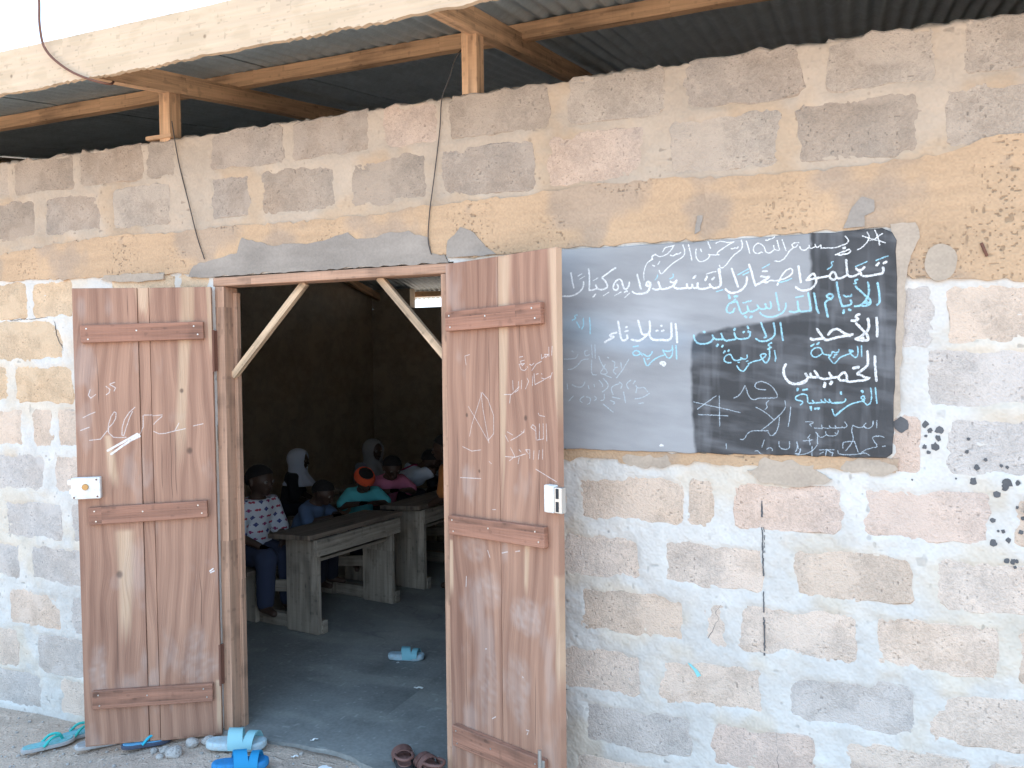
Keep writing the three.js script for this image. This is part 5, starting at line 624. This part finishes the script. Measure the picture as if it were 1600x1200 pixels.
const POSE = {
  upright: pose({ lean: 0.10, el: [V(-0.17, 0.13, 0.08), V(0.17, 0.13, 0.08)], wr: [V(-0.10, 0.07, 0.23), V(0.09, 0.07, 0.22)], sleeve: 0.95, ...sit }),
  lean: pose({ lean: 0.42, el: [V(-0.20, 0.20, 0.22), V(0.20, 0.20, 0.22)], wr: [V(-0.06, 0.235, 0.37), V(0.07, 0.235, 0.38)], nod: 0.5, ...sit }),
  slump: pose({ lean: 0.95, el: [V(-0.23, 0.235, 0.33), V(0.23, 0.235, 0.33)], wr: [V(-0.06, 0.24, 0.45), V(0.05, 0.24, 0.46)], nod: 0.7, ...sit }),
  stand: pose({ stand: 1, lean: 0.12, el: [V(-0.165, 0.14, 0.03), V(0.165, 0.14, 0.06)], wr: [V(-0.16, 0.0, 0.10), V(0.10, 0.06, 0.20)], kn: [V(-0.07, -0.27, 0.02), V(0.07, -0.27, 0.02)], an: [V(-0.07, -0.54, 0.0), V(0.07, -0.54, 0.0)] }),
};
const skinMat = new THREE.MeshStandardMaterial({ vertexColors: true, roughness: 0.55 });
const hairMat = mat(null, { color: lin(0.012, 0.010, 0.010), roughness: 0.9 });
const cloth = (r, g, b, o = {}) => mat(null, { color: lin(r, g, b), roughness: 0.95, side: THREE.DoubleSide, ...o });
const T_print = tex(512, 512, (u, v) => {   // printed shirt: rows of small red and blue figures on white
  const y = v * 7, row = Math.floor(y), fy = y - row, x = u * 6 + (row % 2) * 0.5, cx = Math.floor(x), fx = x - cx, a = Math.abs(fx - 0.5), b = Math.abs(fy - 0.5), k = ((cx + row) % 3 + 3) % 3;
  const in1 = k === 0 ? (a < 0.34 && b < 0.13 + 0.04 * Math.sin(fx * 20)) : k === 1 ? (a + b < 0.30 && a + b > 0.12) || (a < 0.07 && b < 0.3) : (a < 0.30 && b < 0.08) || (a < 0.12 && b < 0.22);
  if (!in1) return [0.66, 0.68, 0.74]; return k === 0 ? [0.42, 0.05, 0.09] : k === 1 ? [0.06, 0.07, 0.22] : [0.30, 0.06, 0.16];
}, [1 / 0.36, 1 / 0.36]);
function child(kind, x, y, z, turn, s, label, o) {
  const P = POSE[kind], g = new THREE.Group(); g.position.set(x, y, z); g.rotation.y = turn; g.scale.setScalar(s);
  const hg = G_head.clone(); hg.rotateX(P.nod * 0.7); hg.rotateY(o.look || 0); hg.translate(...P.H);
  part(g, 'body', mergeGeometries([P.body, ...P.hands, hg]), skinMat);
  const onHead = (geo, name, m) => { const q = geo.clone(); q.rotateX(P.nod * 0.7); q.rotateY(o.look || 0); q.translate(...P.H); return part(g, name, q, m); };
  let sg = P.shirt; if (o.print) { sg = uvm(P.shirt.clone()); }
  part(g, 'shirt', sg, o.shirt); part(g, o.skirt ? 'skirt' : 'trousers', P.pants, o.pants || cloth(0.02, 0.022, 0.035));
  if (o.scarf) onHead(G_scarf, 'headscarf', o.scarf); else onHead(G_hair, 'hair', hairMat);
  if (o.band) onHead(G_headband, 'headband', o.band);
  if (o.wrap) { const w = meshField((p) => Math.max(capsule(p, P.C, P.U, 0.104, 0.106), -p[0] * 0.9 - 0.005, P.C[2] * 0.6 - p[2] + 0.02), [0, (P.C[1] + P.U[1]) / 2, (P.C[2] + P.U[2]) / 2], 0.26, 0.007); part(g, 'sash', w, o.wrap); }
  top(g, 'person', label, 'person', 'children seated in the classroom'); return g;
}
const E = Math.PI / 2, SY = 0.462;
child('upright', -1.69, SY, -1.46, E * 0.82, 1.0, 'child in white patterned shirt and dark trousers, at the left jamb', { shirt: mat(T_print, { roughness: 0.95, side: THREE.DoubleSide }), print: 1, look: 0.2, pants: cloth(0.035, 0.045, 0.085) });
child('lean', -1.66, SY - 0.03, -1.93, E * 1.05, 0.84, 'child in dusky blue shirt bent low over the nearest desk', { shirt: cloth(0.10, 0.15, 0.25) });
child('upright', -2.64, SY - 0.04, -3.10, E * 1.3, 0.90, 'child in white headscarf and black dress, at the left of the room', { shirt: cloth(0.02, 0.02, 0.024), scarf: cloth(0.62, 0.66, 0.76), look: -0.15 });
child('lean', -1.55, SY - 0.01, -2.60, E * 0.45, 0.86, 'child with orange-red headband and turquoise top', { shirt: cloth(0.10, 0.47, 0.50), band: cloth(0.75, 0.10, 0.035), look: 0.25 });
child('lean', -1.53, SY + 0.03, -2.92, E * 0.55, 0.90, 'child in pink shirt, head lowered, beside the turquoise top', { shirt: cloth(0.52, 0.16, 0.26) });
child('slump', -1.66, SY + 0.09, -3.22, E * 1.6, 0.96, 'child in white shirt with magenta sash leaning far over the desk', { shirt: cloth(0.55, 0.62, 0.72), wrap: cloth(0.30, 0.02, 0.11) });
child('upright', -2.19, SY - 0.02, -3.72, E * 0.75, 0.95, 'child in grey headscarf, dim against the back wall', { shirt: cloth(0.16, 0.18, 0.22), scarf: cloth(0.26, 0.25, 0.25), look: 0.1 });
child('upright', -1.71, SY - 0.04, -4.25, E * 0.8, 0.90, 'child in dim blue-grey headscarf, rearmost at the right', { shirt: cloth(0.05, 0.06, 0.08), scarf: cloth(0.20, 0.24, 0.29) });
child('stand', -0.68, 0.592, -2.62, -E * 0.9, 1.0, 'standing child in orange top and long dark trousers near the right leaf', { shirt: cloth(0.42, 0.15, 0.04), pants: cloth(0.035, 0.02, 0.022) });

// ---------------------------------------------------------------- footwear
// worn rubber: scuffs and caked dust
const T_dust = tex(256, 256, (u, v) => { const d = sst(0.5, 0.75, fbm(u * 9, v * 9, 1801, 4, 9)), k = 0.92 + 0.2 * (fbm(u * 20, v * 20, 1803, 3, 20) - 0.5); return [k, k - 0.10 * d, k - 0.16 * d, k]; }, [6, 6]);
const footOutline = (l, w) => { const s = new THREE.Shape(); s.moveTo(-l * 0.5, 0); s.bezierCurveTo(-l * 0.5, -w * 0.42, -l * 0.30, -w * 0.40, -l * 0.05, -w * 0.36); s.bezierCurveTo(l * 0.2, -w * 0.5, l * 0.5, -w * 0.6, l * 0.5, w * 0.02); s.bezierCurveTo(l * 0.5, w * 0.55, l * 0.2, w * 0.52, -l * 0.05, w * 0.40); s.bezierCurveTo(-l * 0.30, w * 0.42, -l * 0.5, w * 0.42, -l * 0.5, 0); return s; };
function sole(l, w, t, bev = 0.005) { const g = new THREE.ExtrudeGeometry(footOutline(l - 2 * bev, w - 2 * bev), { depth: t - 2 * bev, bevelEnabled: true, bevelThickness: bev, bevelSize: bev, bevelSegments: 3, curveSegments: 14 }); g.rotateX(-Math.PI / 2); g.translate(0, bev, 0); const p = g.attributes.position; for (let i = 0; i < p.count; i++) { const x = p.getX(i) / l; p.setY(i, p.getY(i) + 0.028 * l * 4 * Math.max(0, x - 0.22) ** 2 * 2 + 0.01 * Math.max(0, -x - 0.1)); } g.computeVertexNormals(); return g; }
// band arching across the foot: from one side of the sole to the other, x centre a, width b, height h, shifted back by k on the far side
function strap(a, b, h, w, y0, k = 0, th = 0.005) {
  const n = 18, p = [], ix = []; let c = 0;
  for (let i = 0; i <= n; i++) { const t = i / n * Math.PI, y = y0 + Math.sin(t) * h, z = -Math.cos(t) * w / 2, nx = Math.sin(t), nz = -Math.cos(t), xs = a + k * (i / n - 0.5); for (const [dx, o] of [[-b / 2, 0], [b / 2, 0], [b / 2, th], [-b / 2, th]]) p.push(xs + dx * (1 - 0.12 * Math.sin(t)), y + nx * o, z + nz * o); if (i < n) { for (let q = 0; q < 4; q++) { const r = (q + 1) % 4; ix.push(c + q, c + r, c + 4 + q, c + 4 + q, c + r, c + 4 + r); } } c += 4; }
  const g = new THREE.BufferGeometry(); g.setAttribute('position', new THREE.Float32BufferAttribute(p, 3)); g.setIndex(ix); return toCreasedNormals(g, 0.7);
}
const rubber = (r, g, b) => mat(T_dust, { color: lin(r, g, b), roughness: 0.7 });
function slide(l, soleM, strapM) { const g = new THREE.Group(), w = l * 0.40; part(g, 'sole', sole(l, w, 0.036, 0.012), soleM); part(g, 'strap', strap(l * 0.00, l * 0.27, l * 0.25, w * 0.96, 0.014, l * 0.14, 0.007), strapM); part(g, 'strap', strap(l * 0.27, l * 0.17, l * 0.18, w * 0.97, 0.020, -l * 0.06, 0.007), strapM); return g; }
function flipflop(l, soleM, bedM, thong) { const g = new THREE.Group(), w = l * 0.38; part(g, 'sole', sole(l, w, 0.018, 0.004), soleM); const b = part(g, 'footbed', sole(l * 0.93, w * 0.88, 0.006, 0.002), bedM, [0, 0.0165, 0]); b.name = 'footbed'; for (const s of [-1, 1]) part(g, 'thong', tube([[l * 0.27, 0.020, 0], [l * 0.22, 0.045, s * 0.012], [l * 0.06, 0.047, s * w * 0.33], [-l * 0.10, 0.018, s * w * 0.44]], 0.0065, 20, 8), thong); return g; }
const put = (g, name, label, x, y, z, ry, rx = 0, rz = 0, group = 'footwear left at the doorway') => { g.position.set(x, y, z); g.rotation.set(rx, ry, rz, 'YXZ'); return top(g, name, label, 'slipper', group); };
const gy = (x, z) => gh(x, z) + 0.003;
put(slide(0.215, rubber(0.42, 0.58, 0.66), rubber(0.22, 0.55, 0.66)), 'slide_sandal', 'light blue slide alone on the classroom floor', -0.29, 0.001, -1.10, 0.30);
put(slide(0.275, rubber(0.50, 0.62, 0.66), rubber(0.30, 0.62, 0.70)), 'slide_sandal', 'pale blue slide at the foot of the left jamb', -0.475, gy(-0.475, 0.13) + 0.006, 0.125, 0.36);
put(slide(0.24, rubber(0.02, 0.24, 0.55), rubber(0.01, 0.30, 0.62)), 'slide_sandal', 'bright azure slide cut off by the lower edge', -0.335, gy(-0.33, 0.25) + 0.004, 0.262, 0.55);
put(flipflop(0.23, rubber(0.40, 0.40, 0.40), rubber(0.16, 0.42, 0.48), rubber(0.03, 0.45, 0.40)), 'flip_flop', 'upper of two teal flip-flops at the left wall foot', -1.43, gy(-1.43, 0.16) + 0.012, 0.165, 1.15, 0.06, 0.05);
put(flipflop(0.23, rubber(0.42, 0.42, 0.42), rubber(0.18, 0.46, 0.50), rubber(0.03, 0.50, 0.46)), 'flip_flop', 'lower of two teal flip-flops, nearer the camera', -1.46, gy(-1.46, 0.29) + 0.008, 0.30, 1.0, -0.04, 0.02);
put(flipflop(0.22, rubber(0.06, 0.08, 0.13), rubber(0.12, 0.38, 0.62), rubber(0.02, 0.48, 0.66)), 'flip_flop', 'dark blue flip-flop half under the left door leaf', -0.93, gy(-0.93, 0.2) + 0.008, 0.205, 0.85);
put(flipflop(0.22, rubber(0.50, 0.50, 0.50), rubber(0.33, 0.35, 0.37), rubber(0.25, 0.26, 0.28)), 'flip_flop', 'dusty grey flip-flop lying between the teal pair and the door', -1.19, gy(-1.19, 0.24) + 0.006, 0.235, 0.9);
function sandal(l) { const g = new THREE.Group(), w = l * 0.42, m = mat(null, { color: lin(0.17, 0.085, 0.07), roughness: 0.6 }), d = mat(null, { color: lin(0.03, 0.028, 0.03), roughness: 0.7 }); part(g, 'sole', sole(l, w, 0.028, 0.006), d); part(g, 'footbed', sole(l * 0.92, w * 0.86, 0.006, 0.002), m, [0, 0.026, 0]); part(g, 'strap', strap(l * 0.28, l * 0.16, l * 0.17, w, 0.018, 0.01), m); part(g, 'strap', strap(l * 0.04, l * 0.17, l * 0.22, w, 0.018, -0.01), m); part(g, 'heel_strap', tube([[-l * 0.05, 0.05, -w * 0.44], [-l * 0.36, 0.062, -w * 0.36], [-l * 0.47, 0.062, 0], [-l * 0.36, 0.062, w * 0.36], [-l * 0.05, 0.05, w * 0.44]], 0.007, 24, 8), m); part(g, 'buckle', new THREE.TorusGeometry(0.007, 0.0018, 6, 14), M.steel, [l * 0.05, 0.042, w * 0.505], [0.35, 0, 0]); return g; }
put(sandal(0.20), 'strap_sandal', 'brown strapped sandal at the doorway, left of its pair', 0.325, 0.002, 0.005, 2.2);
put(sandal(0.20), 'strap_sandal', 'brown strapped sandal touching the right door leaf', 0.462, 0.002, 0.02, 2.55);

// ---------------------------------------------------------------- stones, gravel, litter
function stoneGeo(r, seed) { const g = new THREE.IcosahedronGeometry(r, 2), p = g.attributes.position; for (let i = 0; i < p.count; i++) { const x = p.getX(i), y = p.getY(i), z = p.getZ(i), k = 0.72 + 0.55 * fbm(x / r * 1.3 + seed * 3.1 + z / r, y / r * 1.3 + z / r * 0.7 + seed, 1701, 3); p.setXYZ(i, x * k, y * k * 0.72, z * k * 0.9); } const q = uvm(g); return toCreasedNormals(q, 0.5); }
const STN = [[-0.790, 0.235, 0.024, 'lump of rubble under the left door leaf, beside the dark flip-flop'], [-0.715, 0.255, 0.040, 'largest lump of rubble before the left door leaf'], [-0.700, 0.165, 0.033, 'rounded rubble lump just under the lower edge of the left leaf'], [-0.645, 0.115, 0.031, 'pale rubble lump beside the pale blue slide'], [-0.845, 0.245, 0.020, 'small rubble lump close to the dark flip-flop toe'], [-0.765, 0.29, 0.018, 'small stone in front of the rubble row']];
STN.forEach(([x, z, r, l], i) => { const m = new THREE.Mesh(stoneGeo(r, i + 1), M.stone); m.position.set(x, gh(x, z) + r * 0.42, z); m.rotation.y = i * 1.3; shade(m); top(m, 'stone', l, 'stone', 'rubble under the left door leaf'); });
{
  const gs = []; for (let i = 0; i < 900; i++) { const x = R(-2.4, 0.65), z = R(0.03, 0.75), r = 0.002 + 0.010 * Math.pow(rnd(), 4); const g = new THREE.IcosahedronGeometry(r, 0); g.scale(1, 0.7, 0.9); g.rotateY(R(0, 6)); g.translate(x, gh(x, z) + r * 0.3, z); gs.push(uvm(g)); }
  const m = new THREE.Mesh(mergeGeometries(gs), M.stone); shade(m); top(m, 'gravel', 'loose grit and pebbles strewn on the dirt before the doorway', 'gravel', null, 'stuff');
}
const scrap = (x, z, l, w, a, label) => { const n = 5, p = [], ix = []; for (let j = 0; j <= 2; j++) for (let i = 0; i <= n; i++) { p.push((i / n - 0.5) * l * (1 - 0.3 * hash(j, i, 4)), 0.004 + 0.008 * hash(i, j, 9), (j / 2 - 0.5) * w * (1 - 0.4 * hash(i, j, 5))); if (i < n && j < 2) { const q = j * (n + 1) + i; ix.push(q, q + n + 1, q + 1, q + 1, q + n + 1, q + n + 2); } } const g = new THREE.BufferGeometry(); g.setAttribute('position', new THREE.Float32BufferAttribute(p, 3)); g.setIndex(ix); g.computeVertexNormals(); const m = new THREE.Mesh(g, M.paper); m.position.set(x, z > 0.02 ? gh(x, z) + 0.004 : 0.001, z); m.rotation.y = a; shade(m); top(m, 'paper_scrap', label, 'paper', 'bits of paper on the floor'); };
scrap(-0.01, -0.74, 0.055, 0.022, 0.1, 'torn white paper bit on the floor below the lone slide');
scrap(-0.17, -0.04, 0.040, 0.012, 0.9, 'thin white paper bit at the broken floor edge');
scrap(-0.18, 0.09, 0.035, 0.014, 0.6, 'narrow white paper bit on the dirt threshold');
scrap(-0.30, -1.02, 0.018, 0.010, 0.4, 'tiny white crumb of paper left of the lone slide');
{ const g = blob(0, 0, 0.034, 8, 14, 0.7); const q = plate(g, 0.006, 0.002); q.rotateX(-Math.PI / 2); const m = new THREE.Mesh(q, M.paper); m.position.set(0.015, gh(0.015, 0.15) + 0.004, 0.145); shade(m); top(m, 'bottle_cap', 'flat pale disc on the dirt at the lower edge', 'cap'); }

scene.traverse((o) => { if (o.isMesh) { o.castShadow = true; o.receiveShadow = true; } });
renderer.render(scene, camera);
